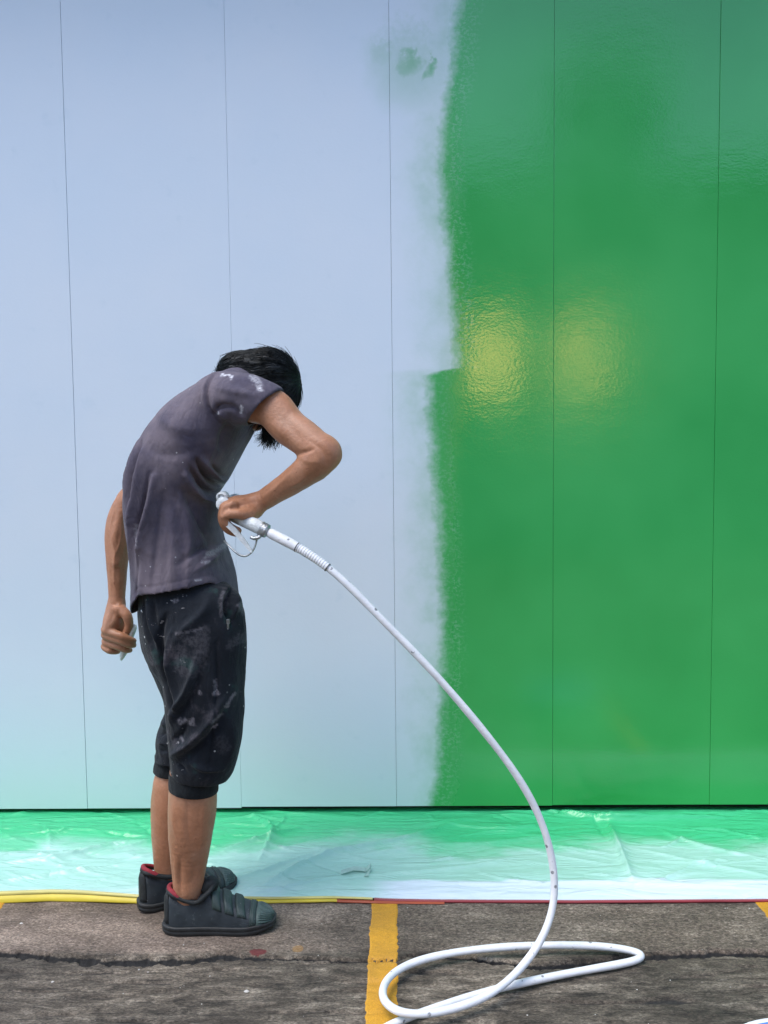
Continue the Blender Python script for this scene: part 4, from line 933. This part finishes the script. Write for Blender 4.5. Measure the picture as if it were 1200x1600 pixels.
# ------------------------------------------------------------------ small things
def build_small():
    # tube in the far hand
    a, b = at(211, 976, 2.322), at(189, 1031, 2.322); P = [a+(b-a)*t for t in np.linspace(0, 1, 14)]
    v, f = tube(P, [.004, .0085, .0095, .0095, .009, .009, .009, .0088, .0085, .008, .0088, .0078, .0066, .003], 12); v = [tuple(np.array(q)+.0015*np.array([nz(q[0]*120, q[2]*120, 3), 0, nz(q[2]*150, q[0]*90, 9)])) for q in v]
    m_ = plain('pale greenish plastic', (.62, .70, .66), .4, 0, .15, 70, .3)
    o = mesh('plastic_tube', v, f, m_); tag(o, 'short white paint smeared tube gripped in the hanging left hand', 'tube')
    # strip of tape lying on the sheet
    def top(p): 
        h = TARP.ray_cast(Vector((p[0], p[1], .5)), Vector((0, 0, -1)))[0]; return h.z if h else .01
    tp = []
    for px, py in ((533,1366),(542,1365),(552,1363),(562,1363),(572,1363.5)):
        g = on_ground(px, py, .012); tp.append((g[0], g[1], top(g)))
    V = []
    for i, g in enumerate(tp):
        lift = .004+.004*math.sin(i/4*math.pi)
        for dy, dz in ((-.009, 0), (.009, .003)): V.append((g[0], g[1]+dy, g[2]+lift+dz))
    g = tp[-1]; V += [(g[0]+.012, g[1]-.006, g[2]+.016), (g[0]+.012, g[1]+.012, g[2]+.019), (g[0]+.014, g[1]-.010, g[2]+.010), (g[0]+.016, g[1]+.008, g[2]+.012), (g[0]-.004, g[1]-.034, g[2]+.004), (g[0]+.008, g[1]-.034, g[2]+.004)]
    n = len(V)//2; F = [(2*i, 2*i+2, 2*i+3, 2*i+1) for i in range(n-1)]
    o = mesh('tape_scrap', V, F, plain('greenish tape', (.33, .52, .45), .45, 0, .15), smooth=False)
    md = o.modifiers.new('thick', 'SOLIDIFY'); md.thickness = .0012
    tag(o, 'short curled strip of tape lying on the drop sheet', 'tape')
    # blue tub, only its rim in view
    c = (.762, 1.496, 0.0); seg = 64; V = []
    prof = [(.0, .006), (.14, .006), (.155, .012), (.172, .050), (.178, .056), (.186, .058), (.190, .054), (.186, .048), (.170, .012), (.150, .0), (.0, .0)]
    for r, z in prof:
        for k in range(seg): a = 2*math.pi*k/seg; V.append((c[0]+r*math.cos(a), c[1]+r*math.sin(a), z+.003))
    F = [(i*seg+k, i*seg+(k+1) % seg, (i+1)*seg+(k+1) % seg, (i+1)*seg+k) for i in range(len(prof)-1) for k in range(seg)]
    t = empty('plastic_tub', (c[0], c[1], 0.0), 'blue plastic tub with a white rim at the lower right corner', 'tub')
    blue = plain('blue plastic', (.10, .22, .60), .35, 0, .12); rimm = plain('white rim', (.75, .78, .82), .4, 0, .08)
    cut = [i for i in range(len(prof)-1)]
    Fb = [q for i in cut if i not in (4, 5, 6) for q in F[i*seg:(i+1)*seg]]; Fr = [q for i in (4, 5, 6) for q in F[i*seg:(i+1)*seg]]
    mesh('bowl', V, Fb, blue, t); mesh('rim', V, Fr, rimm, t)
    # pale chips of concrete and paint scattered on the ground
    r4 = random.Random(3); V, F = [], []
    spots = [tuple(on_ground(33, 1443)[:2])+(.006,), tuple(on_ground(109, 1502)[:2])+(.005,), tuple(on_ground(217, 1514)[:2])+(.004,), tuple(on_ground(82, 1533)[:2])+(.005,), tuple(on_ground(385, 1547)[:2])+(.007,)]
    for _ in range(150): spots.append((r4.uniform(-1.2, 1.2), r4.uniform(1.7, 2.22), abs(r4.gauss(0, .0011))+.0007))
    for x, y, r in spots:
        z = ground_h(x, y); o_ = len(V); n = 6
        V += [(x+r*math.cos(a)*r4.uniform(.7, 1.2), y+r*math.sin(a)*r4.uniform(.6, 1), z-.0005) for a in np.linspace(0, 2*math.pi, n, endpoint=False)]+[(x+r*.2, y, z+r*.55)]
        F += [(o_+k, o_+(k+1) % n, o_+n) for k in range(n)]
    o = mesh('grit', V, F, plain('pale grit', (.50, .48, .44), .8, 0, .3, 80), smooth=False); tag(o, 'pale chips scattered on the worn concrete', 'grit', kind='stuff')
build_small()
